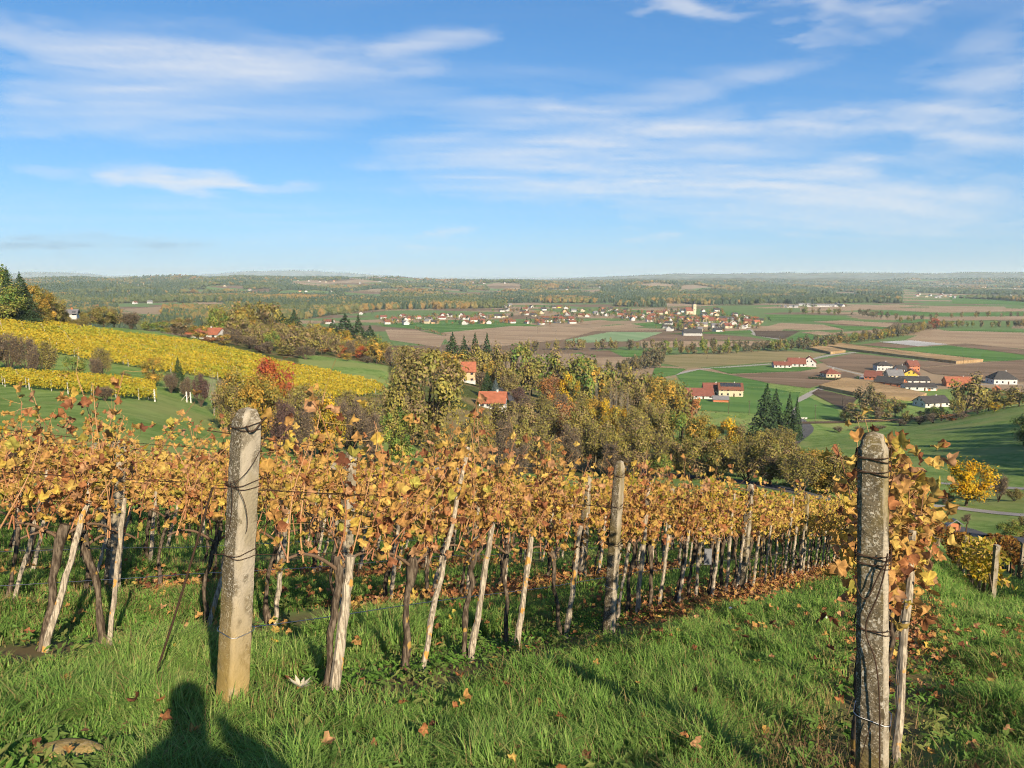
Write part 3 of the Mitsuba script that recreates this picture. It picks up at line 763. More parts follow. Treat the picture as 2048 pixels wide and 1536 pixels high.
for a in [('twig', -25, 148, 655, 80), ('twig', 12, 150, 660, 72), ('twig', 48, 152, 672, 66), ('halfbare', 88, 149, 678, 62), ('twig', 70, 146, 690, 50), ('green', 145, 138, 712, 52), ('halfbare', 200, 146, 690, 46), ('twig', 190, 143, 712, 44), ('halfbare', 250, 146, 742, 36), ('ochre', 304, 150, 714, 52), ('spruce', 355, 152, 714, 24), ('twig', 340, 146, 742, 46), ('twig', 375, 144, 752, 40), ('purple', 398, 140, 745, 44)]:
    tree(*a, W)
tree('bare', 424, 132, 742, 44, W, 'leafless tree with pale trunk beside the yellow bushes')
tree('twig', 208, 104, 771, 60, W, 'round dark bare bush in front of the lower vine rows')
W = 'below the yellow vineyard'
for a in [('ochre', 482, 116, 735, 92), ('ochre', 520, 119, 748, 70), ('yellow', 545, 124, 770, 60), ('olive', 455, 113, 765, 50), ('halfbare', 590, 110, 776, 84), ('halfbare', 640, 114, 772, 84), ('twig', 620, 104, 800, 60), ('yellow', 650, 106, 798, 36), ('purple', 562, 100, 796, 34), ('twig', 700, 112, 788, 92), ('halfbare', 745, 118, 785, 70), ('olive', 600, 132, 765, 60), ('halfbare', 690, 130, 775, 60), ('twig', 740, 105, 815, 60)]:
    tree(*a, W)
tree('red', 541, 133, 716, 92, W, 'red tree standing beside the yellow vineyard slope')
tree('olive', 850, 150, 692, 178, W, 'large rounded olive-brown tree left of the orange-roofed houses')
tree('olive', 800, 146, 735, 110, W, 'olive tree leaning on the left of the large olive-brown tree')
tree('green', 795, 108, 818, 96, W, 'low dark green bush under the large olive-brown tree')
W = 'by the orange-roofed houses'
tree('spruce', 974, 264, 742, 26, W, 'dark conifer between the two orange-roofed houses')
tree('blue', 991, 258, 757, 19, W, 'blue-grey conifer behind the lower orange-roofed house')
for a in [('olive', 955, 348, 690, 64), ('ochre', 890, 335, 702, 62), ('olive', 985, 362, 690, 52), ('olive', 1012, 362, 700, 50), ('brown', 945, 322, 712, 50), ('ochre', 985, 318, 722, 50), ('olive', 1010, 310, 728, 50), ('twig', 960, 300, 740, 40), ('twig', 1045, 250, 790, 60), ('halfbare', 915, 300, 735, 40), ('brown', 1020, 290, 745, 50)]:
    tree(*a, W)
for px, Y, top, w_ in [(690, 470, 630, 60), (716, 480, 632, 36), (905, 378, 666, 40), (928, 390, 672, 30), (950, 384, 668, 32), (974, 396, 669, 34), (560, 410, 622, 44), (588, 420, 620, 38), (740, 440, 652, 44), (665, 455, 640, 40)]:
    tree('spruce', px, Y, top, w_, 'rising above the wooded slope')
W = 'in the central copse'
for a in [('green', 1042, 360, 686, 64), ('rust', 1063, 358, 712, 36), ('green', 1090, 350, 706, 74), ('olive', 1125, 352, 704, 62), ('green', 1166, 346, 706, 64), ('olive', 1060, 330, 722, 60), ('yellow', 1138, 296, 748, 34), ('green', 1162, 300, 728, 58), ('ochre', 1190, 310, 726, 54), ('green', 1215, 316, 735, 46), ('olive', 1240, 318, 735, 46), ('green', 1272, 330, 742, 42), ('olive', 1300, 320, 742, 44), ('brown', 1225, 288, 764, 34), ('brown', 1248, 290, 766, 32), ('brown', 1270, 288, 770, 32),
          ('ochre', 1332, 298, 752, 74), ('ochre', 1305, 292, 764, 60), ('olive', 1350, 304, 766, 50), ('rust', 1368, 310, 768, 32), ('halfbare', 1160, 262, 785, 60), ('twig', 1120, 268, 785, 60), ('halfbare', 1080, 262, 788, 60), ('purple', 1040, 262, 772, 50), ('olive', 1295, 262, 800, 50)]:
    tree(*a, W)
tree('rust', 1100, 296, 740, 56, W, 'rounded rust-red tree in the middle of the central copse')
tree('bare', 1193, 280, 752, 26, W, 'leafless white-trunked birch in the central copse')
for px in (1222, 1232, 1244, 1256):
    tree('bare', px, 276, 772, 16, 'among pale trunks of the copse')
W = 'in the thicket beyond the vines'
for a in [('halfbare', 985, 188, 802, 92), ('brown', 1040, 185, 800, 92), ('halfbare', 1092, 186, 804, 90), ('rust', 1130, 190, 798, 80), ('olive', 1160, 178, 812, 90), ('yellow', 1208, 214, 800, 64), ('yellow', 1245, 212, 812, 64), ('ochre', 1182, 218, 792, 56), ('olive', 1215, 166, 850, 84), ('halfbare', 1268, 186, 812, 92), ('olive', 1312, 188, 818, 84), ('green', 1362, 188, 822, 84), ('ochre', 1404, 184, 828, 90), ('yellow', 1452, 180, 838, 84), ('olive', 1495, 178, 850, 74),
          ('halfbare', 1532, 170, 864, 76), ('halfbare', 1574, 164, 874, 76), ('ochre', 1622, 158, 896, 74), ('ochre', 1662, 156, 900, 74), ('halfbare', 1695, 152, 908, 62), ('ochre', 1340, 158, 880, 76), ('green', 1385, 160, 876, 80), ('yellow', 1432, 154, 912, 54), ('olive', 1480, 158, 885, 70), ('green', 1600, 138, 962, 84), ('halfbare', 1650, 136, 960, 70), ('twig', 1540, 150, 905, 70), ('halfbare', 1500, 152, 905, 60), ('green', 1320, 148, 905, 66), ('twig', 1280, 150, 892, 80), ('twig', 1225, 148, 885, 84),
          ('halfbare', 930, 130, 838, 92), ('twig', 1005, 142, 838, 92), ('halfbare', 1075, 150, 845, 92), ('twig', 1140, 152, 848, 88), ('halfbare', 870, 116, 845, 80), ('olive', 1040, 165, 830, 70), ('olive', 960, 160, 828, 70), ('halfbare', 1190, 160, 838, 80), ('olive', 1570, 180, 868, 60), ('twig', 1690, 138, 950, 50), ('olive', 1425, 150, 925, 60), ('halfbare', 1370, 150, 915, 60), ('twig', 1040, 118, 880, 80), ('halfbare', 1110, 122, 882, 70)]:
    tree(*a, W)
for a in [('olive', 1545, 134, 878, 112), ('halfbare', 1602, 128, 898, 104), ('ochre', 1644, 130, 904, 92), ('olive', 1684, 128, 908, 84), ('halfbare', 1498, 138, 884, 92), ('olive', 1450, 142, 880, 90), ('olive', 1395, 146, 872, 92), ('olive', 1260, 150, 850, 96), ('halfbare', 1330, 150, 862, 92), ('brown', 1720, 128, 925, 60)]:
    tree(*a, W)
W = 'by the level crossing'
for a in [('spruce', 1535, 340, 770, 46), ('spruce', 1553, 346, 778, 34), ('spruce', 1580, 336, 787, 26), ('spruce', 1595, 333, 795, 20), ('halfbare', 1560, 322, 848, 44), ('olive', 1530, 318, 858, 36), ('halfbare', 1582, 322, 856, 30)]:
    tree(*a, W)
W = 'in the hedge below the hamlet'
for a in [('alder', 1733, 424, 768, 52), ('brown', 1754, 420, 782, 44), ('olive', 1792, 410, 796, 48), ('brown', 1715, 392, 804, 58), ('twig', 1752, 398, 812, 44), ('olive', 1772, 402, 806, 40), ('green', 1866, 398, 812, 34), ('olive', 1848, 392, 822, 34), ('olive', 1938, 372, 750, 76), ('olive', 1960, 372, 774, 56), ('yellow', 1990, 360, 802, 34), ('olive', 2012, 374, 778, 62), ('olive', 2042, 372, 774, 62), ('brown', 2075, 372, 770, 60), ('olive', 1918, 366, 790, 40),
          ('twig', 1840, 374, 830, 42), ('twig', 1868, 368, 826, 46), ('rust', 1900, 362, 828, 40), ('twig', 1926, 356, 826, 42), ('halfbare', 1816, 388, 820, 32), ('twig', 1800, 380, 838, 34), ('twig', 1760, 372, 850, 40), ('halfbare', 1690, 398, 820, 30), ('twig', 1720, 368, 852, 40), ('twig', 1680, 366, 852, 36), ('twig', 1850, 352, 850, 36), ('halfbare', 1885, 372, 812, 30), ('olive', 1980, 380, 780, 50)]:
    tree(*a, W)
tree('green', 2056, 232, 830, 76, 'on the right meadow', 'dark round tree at the right edge of the shaded meadow')
tree('gold', 1940, 141, 917, 112, 'on the right meadow', 'bright golden yellow tree beside the gravel path')
W = 'along the right paths'
for a in [('twig', 2002, 146, 945, 56), ('twig', 1890, 143, 985, 46), ('halfbare', 2030, 146, 975, 40), ('green', 2022, 96, 1042, 60), ('halfbare', 2048, 98, 1030, 50), ('twig', 1938, 118, 1028, 34)]:
    tree(*a, W)
for x, y, h in [(150, 164, 21), (159, 176, 24), (167, 184, 23), (176, 192, 25), (160, 158, 22), (171, 168, 25), (186, 204, 24), (196, 216, 23), (206, 230, 25), (184, 182, 24), (143, 150, 17), (216, 244, 24)]:  # trees out of view, tall enough for their shadow to darken the right meadow
    tree_w('green', x, y, h, h * .85, 'right of the shaded meadow')
# the wooded slope behind the yellow vineyard
r0 = np.random.default_rng(19)
placed = []
tries = 0
while len(placed) < 140 and tries < 6000:
    tries += 1
    px, Y = r0.uniform(452, 1010), math.sqrt(r0.uniform(312 ** 2, 560 ** 2))
    if Y < np.interp(px, [450, 620, 760, 1000], [340, 318, 345, 330]) or Y > np.interp(px, [450, 700, 800, 1010], [470, 560, 520, 440]) or (660 < px < 770 and Y < 360) or (900 < px < 1010 and Y < 330):
        continue
    x = along(px, 690, Y)[0][0]
    if all((x - a) ** 2 + (Y - b) ** 2 > 92 for a, b in placed):
        placed.append((x, Y))
        k = r0.choice(['brown', 'olive', 'ochre', 'twig', 'halfbare', 'green', 'yellow', 'rust'], p=[.27, .22, .17, .13, .08, .05, .05, .03])
        h = r0.uniform(9, 14) * (.75 if k in ('twig', 'halfbare') else 1)
        tree_w(k, x, Y, h, h * r0.uniform(.8, 1.1), 'on the wooded slope')
for a in [('red', 680, 372, 690, 32), ('red', 722, 380, 692, 40), ('rust', 690, 350, 705, 40), ('rust', 650, 372, 692, 40), ('ochre', 694, 318, 705, 28), ('twig', 735, 322, 712, 44), ('twig', 715, 330, 720, 36)]:
    tree(*a, 'above the small meadow')


def belt(px, gap, kinds, h0, h1, where, jitter=2.5, seed=0):
    r = np.random.default_rng(seed)
    line = sg.LineString([spot(*q)[:2] for q in px])
    s = 0.0
    while s < line.length:
        p = line.interpolate(s)
        h = r.uniform(h0, h1)
        tree_w(str(r.choice(kinds)), p.x + r.normal() * jitter, p.y + r.normal() * jitter, h, h * r.uniform(.55, .9), where)
        s += gap * r.uniform(.55, 1.5)


belt([(1040, 702), (1140, 700), (1240, 700), (1310, 700)], 6.5, ['alder', 'alder', 'brown', 'olive'], 8, 13, 'along the stream', 2.5, 1)
belt([(1290, 714), (1350, 710), (1470, 708), (1545, 700)], 6, ['alder', 'alder', 'brown', 'green'], 7, 12, 'along the stream', 2.5, 2)
belt([(1310, 702), (1400, 700), (1560, 700)], 7, ['alder', 'green', 'alder'], 9, 14, 'along the stream', 3, 3)
belt([(1545, 704), (1600, 701), (1650, 695), (1700, 687), (1750, 681), (1800, 674), (1850, 660), (1905, 655), (1980, 655), (2060, 655)], 6.5, ['alder', 'brown', 'alder', 'olive', 'ochre', 'green'], 8, 13, 'in the long valley hedge', 2.5, 4)
belt([(1560, 699), (1650, 691), (1750, 678), (1850, 658)], 12, ['alder', 'brown'], 9, 14, 'in the long valley hedge', 3, 5)
belt([(1590, 628), (1650, 630), (1710, 631), (1760, 638), (1800, 640)], 14, ['alder', 'green', 'brown'], 10, 16, 'in the far field hedge', 4, 6)
belt([(1800, 645), (1900, 636), (2060, 634)], 20, ['alder', 'brown', 'olive'], 8, 13, 'right of the far hedge', 5, 7)
belt([(1262, 744), (1280, 736), (1300, 738), (1316, 728), (1290, 726)], 5, ['alder', 'alder', 'brown'], 9, 15, 'beside the tan stubble field', 3, 8)
belt([(1195, 742), (1215, 742), (1240, 744), (1262, 750)], 6, ['alder', 'olive'], 6, 10, 'beside the tan stubble field', 2, 9)
belt([(832, 659), (862, 664), (892, 673)], 8, ['brown', 'alder'], 3, 5, 'between the brown fields', 1, 10)
tree('red', 1868, 1120, 636, 26, 'in the long valley hedge', 'dark red tree rising from the long valley hedge')

# ------------------------------------------------------------------ far forest: nobody could count it
BLOB = []
for s in range(4):
    r = np.random.default_rng(s)
    m = trimesh.creation.icosphere(subdivisions=1)
    v = np.array(m.vertices) * (1 + .28 * r.normal(size=(len(m.vertices), 1)))
    BLOB.append((v * [.5, .5, .5] + [0, 0, .5], np.array(m.faces)))
SPIKE = []
for s in range(3):
    r = np.random.default_rng(20 + s)
    k = 6
    ang = np.arange(k) * 2 * np.pi / k
    v = np.vstack([np.column_stack([np.cos(ang) * .42, np.sin(ang) * .42, np.full(k, .08)]) * r.uniform(.8, 1.2, (k, 1)), np.column_stack([np.cos(ang + .5) * .3, np.sin(ang + .5) * .3, np.full(k, .5)]) * r.uniform(.85, 1.15, (k, 1)), [[0, 0, 1.0]]])
    i = np.arange(k)
    f = np.vstack([np.stack([i, (i + 1) % k, k + i], 1), np.stack([(i + 1) % k, k + (i + 1) % k, k + i], 1), np.stack([k + i, k + (i + 1) % k, i * 0 + 2 * k], 1)])
    SPIKE.append((v, f))
LOWB = []
for s in range(4):
    r = np.random.default_rng(40 + s)
    m = trimesh.creation.icosahedron()
    LOWB.append((np.array(m.vertices) * (1 + .25 * r.normal(size=(12, 1))) * .5 + [0, 0, .5], np.array(m.faces)))
FOREST = np.array([(.085, .105, .04), (.11, .12, .045), (.18, .145, .055), (.23, .15, .05), (.20, .115, .05), (.14, .13, .07)])
PINE = np.array([(.034, .056, .032), (.044, .066, .038), (.056, .075, .042)])


def forest(x, y, size, key, label, far):
    r = np.random.default_rng(len(x))
    n = len(x)
    nz = meshkit.fbm(np.stack([x / 160, y / 320, x * 0], -1), 3, 51)
    pine = r.random(n) < np.clip((nz - .40) * 6, .10, .92)
    h = r.uniform(.88, 1.14, n) * np.where(pine, 16.5, 14.5) * (1 if not far else 1.0)
    wd = size * np.where(pine, .85, 1.2) * r.uniform(.8, 1.3, n)
    warm = np.clip((meshkit.fbm(np.stack([x / 260, y / 400, x * 0 + 3], -1), 3, 53) - .3) * 2.2, 0, 1)
    c = np.where(pine[:, None], PINE[r.integers(0, 3, n)], FOREST[np.clip((warm * 4 + r.normal(size=n) * .8).astype(int), 0, 5)] * .82) * r.uniform(.86, 1.14, (n, 1))
    z = ground(x, y)
    mb = MB()
    temp = np.where(pine, 10 + r.integers(0, 3, n), r.integers(0, 4, n))
    for t in np.unique(temp):
        k = np.nonzero(temp == t)[0]
        v, f = SPIKE[t - 10] if t >= 10 else (LOWB if far else BLOB)[t]
        a = r.uniform(0, 6.28, len(k))
        ca, sa = np.cos(a)[:, None], np.sin(a)[:, None]
        vx = (v[None, :, 0] * ca - v[None, :, 1] * sa) * wd[k][:, None] + x[k][:, None]
        vy = (v[None, :, 0] * sa + v[None, :, 1] * ca) * wd[k][:, None] + y[k][:, None]
        vz = v[None, :, 2] * h[k][:, None] + z[k][:, None] - .5
        mb.add(np.stack([vx, vy, vz], -1).reshape(-1, 3), (f[None] + (np.arange(len(k)) * len(v))[:, None, None]).reshape(-1, 3), np.repeat(c[k], len(v), 0))
    mb.put(key, 'foliage')
    tag(key, label, 'forest', kind='stuff')


r1 = np.random.default_rng(23)
fxs, fys = [], []
n = 210000
Yf = np.exp(r1.uniform(math.log(900), math.log(7500), n))
xf = (r1.uniform(-330, 2380, n) - 1024) / FPX * Yf
keep = wooded(xf, Yf)
xf, Yf = xf[keep], Yf[keep]
dens = r1.random(len(xf)) < np.clip(.22 * (Yf / 1000) ** 2, .1, .62)
xf, Yf = xf[dens], Yf[dens]
nearf = Yf < 2300
forest(xf[nearf], Yf[nearf], 10.5, 'forest', 'mixed autumn forest on the nearer hills left of and behind the village', False)
forest(xf[~nearf], Yf[~nearf], 15.5, 'forest_belt', 'wide distant forest belt of dark pines and autumn trees under the horizon', True)

# ------------------------------------------------------------------ houses
COLOR = {'wall_white': 'white', 'wall_cream': 'cream', 'wall_yellow': 'yellow', 'wall_gray': 'grey', 'wall_brick': 'brick', 'wall_orange': 'orange', 'roof_red': 'red', 'roof_orange': 'orange', 'roof_dark': 'dark', 'roof_brown': 'brown', 'roof_gray': 'grey'}


def house(name, at, L, Wd, wh, rh, rot, wall, roof, label, cat='house', hip=False, windows=(4, 2), chimney=True, base=None, solar=False, plinth=0.6):
    root = numbered(name)
    R, o = rot_z(math.radians(rot)), np.array([at[0], at[1], at[2]])
    zmin = min(float(ground(*(R @ [sx * L / 2, sy * Wd / 2, 0] + o)[:2])) for sx in (-1, 1) for sy in (-1, 1)) - o[2]
    w = lambda v: np.asarray(v, float) @ R.T + o  # noqa: E731
    l, d = L / 2, Wd / 2
    prof = [(-d, zmin - .3), (d, zmin - .3), (d, wh), (0, wh + (0 if hip else rh)), (-d, wh)]
    v = [(sx * l, y, z) for sx in (-1, 1) for y, z in prof]
    f = [(0, 1, 2), (0, 2, 3), (0, 3, 4), (5, 7, 6), (5, 8, 7), (5, 9, 8)] + sum([[(k, (k + 1) % 5 + 5, (k + 1) % 5), (k, k + 5, (k + 1) % 5 + 5)] for k in range(5)], [])
    put(root + '__wall', (w(v), f), wall)
    ov, th = .55, .28
    mb = MB()
    zr, zo = wh + rh + .05, wh - ov * rh / d + .05
    e, g = l + (ov if hip else .45), d + ov
    hx = max(l - d, .4) if hip else e
    top = [(-e, -g, zo), (e, -g, zo), (hx, 0, zr), (-hx, 0, zr), (-e, g, zo), (e, g, zo)]
    v = top + [(x, y, z - th) for x, y, z in top]
    f = [(0, 1, 2), (0, 2, 3), (5, 4, 3), (5, 3, 2), (6, 8, 7), (6, 9, 8), (11, 9, 10), (11, 8, 9), (0, 7, 1), (0, 6, 7), (4, 5, 11), (4, 11, 10)]
    if hip:
        f += [(1, 5, 2), (4, 0, 3), (7, 8, 11), (10, 9, 6), (1, 7, 11), (1, 11, 5), (0, 4, 10), (0, 10, 6)]
    else:
        f += [(1, 7, 8), (1, 8, 2), (2, 8, 11), (2, 11, 5), (0, 3, 9), (0, 9, 6), (3, 4, 10), (3, 10, 9)]
    mb.add(w(v), f)
    mb.put(root + '__roof', roof, colored=False)
    if chimney:
        c = MB().box((l * .3, -.3, wh + rh * .55), (l * .3 + .55, .3, wh + rh + .6))
        c.v = [w(q) for q in c.v]
        c.put(root + '__roof__chimney', 'wall_white' if roof != 'roof_gray' else 'wall_brick', colored=False)

    def panel(kind, lo, hi, mat):
        b = MB().box(lo, hi)
        b.v = [w(q) for q in b.v]
        b.put(numbered(root + '__' + kind), mat, colored=False)
    nl, ng = windows
    for s in (-1, 1):
        for k in range(nl):
            x = -l + (k + .5) * 2 * l / nl
            if k == nl // 2 and nl > 2 and s < 0:
                panel('door', (x - .5, s * d - .06, .0), (x + .5, s * d + .06, 2.1), 'dark_wood')
                continue
            for z in ([1.0] if wh < 4.6 else [1.0, 3.7]):
                panel('window', (x - .6, s * d - .05, z), (x + .6, s * d + .05, z + 1.25), 'glass_dark')
        for k in range(ng):
            y = -d + (k + .5) * 2 * d / ng
            for z in ([1.0] if wh < 4.6 else [1.0, 3.7]) + ([wh + .35] if rh > 2.6 and ng > 1 and not hip else []):
                yy = y * (.55 if z > wh else 1)
                panel('window', (s * l - .05, yy - .55, z), (s * l + .05, yy + .55, z + 1.2), 'glass_dark')
    if base:
        b = MB().box((-l - .05, -d - .05, zmin - .3), (l + .05, d + .05, base[1]))
        b.v = [w(q) for q in b.v]
        b.put(root + '__plinth', base[0], colored=False)
    if solar:
        for k in range(solar):
            x0 = -l * .85 + k * 1.7 * l / solar
            x1 = x0 + 1.62 * l / solar
            sl = lambda t: (-g * (1 - t), zo + (zr - zo) * t + .1)  # noqa: E731
            (ya, za), (yb, zb) = sl(.45), sl(.92)
            q = np.array([(x0, ya, za), (x1, ya, za), (x1, yb, zb), (x0, yb, zb), (x0, ya, za - .07), (x1, ya, za - .07), (x1, yb, zb - .07), (x0, yb, zb - .07)])
            put(numbered(root + '__roof__solar_panel'), (w(q), [(0, 1, 2), (0, 2, 3), (0, 4, 5), (0, 5, 1), (1, 5, 6), (1, 6, 2), (2, 6, 7), (2, 7, 3), (3, 7, 4), (3, 4, 0)]), 'glass_dark')
    tag(root, label, cat)
    return root


def near_house(px, py, *a, Y=None, name='house', **k):
    p = spot(px, py) if Y is None else along(px, py, Y)[0]
    return house(name, p, *a, **k)


near_house(412, 650, 15, 9, 2.9, 2.4, -8, 'wall_white', 'roof_orange', 'white house with orange-red roof above the yellow vineyard', Y=348)
near_house(138, 640, 5.5, 5, 4.6, 1.0, 20, 'wall_white', 'roof_gray', 'pale two-storey house behind trees left of the vineyard', Y=262)
near_house(937, 775, 5.6, 6.5, 5.6, 3.2, 4, 'wall_orange', 'roof_orange', 'tall narrow orange barn with white base and orange-red roof', Y=318, base=('wall_white', 1.4), chimney=False, windows=(2, 1), name='barn')
near_house(986, 812, 8.2, 6.5, 2.7, 2.7, -6, 'wall_white', 'roof_orange', 'small white house with orange-red roof below the barn', Y=244)
near_house(890, 900, 5.6, 4.5, 1.6, 1.2, 20, 'dark_wood', 'roof_gray', 'grey-roofed garden shed seen through the vines', Y=88, chimney=False, windows=(0, 0), name='shed', cat='shed')
near_house(1397, 806, 17, 9, 2.7, 3.8, -6, 'wall_white', 'roof_red', 'long low farm wing with red roof', Y=476, name='farm_wing', chimney=False)
near_house(1424, 804, 12, 9, 3.2, 4.4, -6, 'wall_white', 'roof_red', 'middle farm building with steep red roof', Y=492, name='farm_building')
near_house(1459, 803, 15, 10, 4.8, 3.6, -8, 'wall_cream', 'roof_brown', 'cream farmhouse with solar panels on its roof', Y=486, solar=8, name='farmhouse')
near_house(1440, 815, 9, 6, 2.2, 1.6, -8, 'wall_brick', 'roof_gray', 'low farmyard shed with grey roof', Y=462, chimney=False, windows=(0, 0), name='shed', cat='shed')
for px, py, L, Wd, wh, rh, rot, wall, roof, hip, label in [
        (1765, 741, 12, 9, 4.8, 2.4, -6, 'wall_white', 'roof_dark', True, 'white house with dark hipped roof at the back of the hamlet'), (1822, 742, 9, 8, 5.0, 3.6, 10, 'wall_brick', 'roof_red', False, 'brick-red house with red roof at the back of the hamlet'),
        (1800, 744, 7, 7, 3.0, 2.6, 0, 'wall_white', 'roof_dark', False, 'small dark-roofed house beside the brick-red one'), (1787, 757, 11, 9, 3.2, 3.6, -4, 'wall_cream', 'roof_gray', False, 'cream house with grey roof in the middle of the hamlet'),
        (1822, 756, 11, 11, 3.4, 3.6, 62, 'wall_yellow', 'roof_red', False, 'bright yellow gabled house with red roof in the hamlet'), (1746, 759, 11, 8, 2.8, 3.6, -35, 'wall_brick', 'roof_red', False, 'red-tiled house at the left end of the hamlet'),
        (1781, 772, 18, 11, 3.2, 3.2, -48, 'wall_brick', 'roof_dark', False, 'large dark-roofed brick barn in front of the hamlet'), (1826, 767, 19, 9, 3.0, 2.2, -3, 'wall_white', 'roof_dark', False, 'long white building with dark roof in the hamlet'),
        (1836, 780, 20, 8, 3.0, 2.0, -3, 'wall_white', 'roof_dark', False, 'frontmost long white building with dark roof'), (1861, 781, 6, 5, 2.4, 1.2, 0, 'wall_wood', 'roof_gray', False, 'small wooden shed at the right end of the hamlet'),
        (1916, 772, 18, 9, 3.4, 3.2, -10, 'wall_brick', 'roof_orange', False, 'red-brown barn with orange roof right of the hamlet'), (2002, 767, 16, 11, 4.2, 4.6, -3, 'wall_white', 'roof_dark', True, 'white house with large dark hipped roof at the far right'),
        (1862, 812, 17, 10, 3.0, 3.2, 14, 'wall_white', 'roof_dark', False, 'white bungalow with dark roof behind the hedge'), (1992, 783, 5, 4, 2.2, 1.8, 50, 'wall_wood', 'roof_orange', False, 'small orange wooden hut below the white house'),
        (1660, 754, 11, 10, 3.4, 3.0, 5, 'wall_cream', 'roof_red', True, 'villa with red hipped roof standing alone among fields'), (1563, 735, 14, 8, 2.8, 2.4, -6, 'wall_white', 'roof_red', False, 'low red-roofed house left of the white-gabled farmhouse'),
        (1592, 733, 14, 9, 3.2, 4.2, -10, 'wall_white', 'roof_red', False, 'red-roofed barn joined to the white-gabled farmhouse'), (1618, 732, 11, 11, 3.6, 4.8, 70, 'wall_white', 'roof_red', False, 'farmhouse with white gable and dark red roof')]:
    near_house(px, py, L, Wd, wh, rh, rot, wall, roof, label, hip=hip)
key = 'garden_hedge'
mb = MB()
for a, b in (((1616, 758), (1712, 764)), ((1712, 764), (1716, 757))):
    pa, pb = spot(*a), spot(*b)
    n_ = 1500
    t = r1.random((n_, 1))
    p = pa + (pb - pa) * t + r1.normal(size=(n_, 3)) * [.35, .35, .1] + np.column_stack([np.zeros((n_, 2)), r1.uniform(.1, 1.8, n_)])
    mb.add(*cards(r1, p, r1.normal(size=(n_, 3)), .35, pick(r1, 'spruce', n_)))
mb.put(key, 'foliage')
tag(key, 'dark clipped hedge around the lone red-roofed villa', 'hedge')

# the far village: shared patterns of wall and roof, one entry per house
UW = ([(sx * .5, y, z) for sx in (-1, 1) for y, z in ((-.5, -.1), (.5, -.1), (.5, .56), (0, .97), (-.5, .56))], [(0, 1, 2), (0, 2, 3), (0, 3, 4), (5, 7, 6), (5, 8, 7), (5, 9, 8)] + sum([[(k, (k + 1) % 5 + 5, (k + 1) % 5), (k, k + 5, (k + 1) % 5 + 5)] for k in range(5)], []))
UR = ([(-.54, -.57, .51), (.54, -.57, .51), (.54, 0, 1.0), (-.54, 0, 1.0), (-.54, .57, .51), (.54, .57, .51), (-.54, -.57, .46), (.54, -.57, .46), (.54, 0, .95), (-.54, 0, .95), (-.54, .57, .46), (.54, .57, .46)],
      [(0, 1, 2), (0, 2, 3), (5, 4, 3), (5, 3, 2), (0, 7, 1), (0, 6, 7), (4, 5, 11), (4, 11, 10), (1, 7, 8), (1, 8, 2), (2, 8, 11), (2, 11, 5), (0, 3, 9), (0, 9, 6), (3, 4, 10), (3, 10, 9)])
WALLS = {w: mikit.ply(UW, w) for w in ('wall_white', 'wall_cream', 'wall_yellow', 'wall_gray', 'wall_orange')}
ROOFS = {w: mikit.ply(UR, w) for w in ('roof_red', 'roof_orange', 'roof_dark', 'roof_brown', 'roof_gray')}
UWIN = ([(x + dx, -.505, z + dz) for x in (-.32, 0, .32) for z in (.18,) for dx, dz in ((-.06, 0), (.06, 0), (.06, .2), (-.06, .2))], sum([[(4 * k, 4 * k + 1, 4 * k + 2), (4 * k, 4 * k + 2, 4 * k + 3)] for k in range(3)], []))
r2 = np.random.default_rng(5)
VILLAGE = {
    'at the left end of the village': ([(752, 636), (775, 628), (850, 630), (960, 632), (1010, 636), (1015, 646), (960, 650), (900, 648), (800, 652), (760, 648)], 30), 'in the middle of the village': ([(1000, 622), (1070, 614), (1230, 618), (1240, 640), (1160, 648), (1100, 652), (1000, 645)], 44),
    'around the village church': ([(1230, 622), (1330, 624), (1440, 620), (1480, 632), (1525, 642), (1520, 655), (1440, 664), (1340, 664), (1320, 645), (1240, 640)], 104), 'near the village workshops': ([(1575, 613), (1640, 609), (1700, 611), (1700, 614), (1580, 617)], 9),
    'in the second village far right': ([(1770, 592), (1830, 588), (1920, 590), (2060, 592), (2060, 598), (1930, 597), (1840, 597), (1775, 599)], 30), 'at the far right under the hills': ([(1858, 574), (1900, 573), (2000, 576), (2060, 580), (1990, 580), (1870, 577)], 14)}
HOUSES = []
for where, (px, count) in VILLAGE.items():
    poly, got, tries = sg.Polygon(px), [], 0
    x0, y0, x1, y1 = poly.bounds
    while len(got) < count and tries < 4000:
        tries += 1
        q = (r2.uniform(x0, x1), r2.uniform(y0, y1))
        if not poly.contains(sg.Point(q)):
            continue
        p = spot(*q)
        if all(np.hypot(*(p - g)[:2]) > 12.5 for g in got) and not (np.hypot(q[0] - 1384, (q[1] - 630) * 2.5) < 22):
            got.append(p)
            HOUSES.append((where, p, q))
for px, py in FAR_HOUSES:
    HOUSES.append(('scattered on the far hills', spot(px, py + 1), (px, py)))
for px, py in [(722, 629), (1010, 615), (1020, 613), (660, 648)]:
    HOUSES.append(('at the edge of the forest', spot(px, py), (px, py)))
names = {}
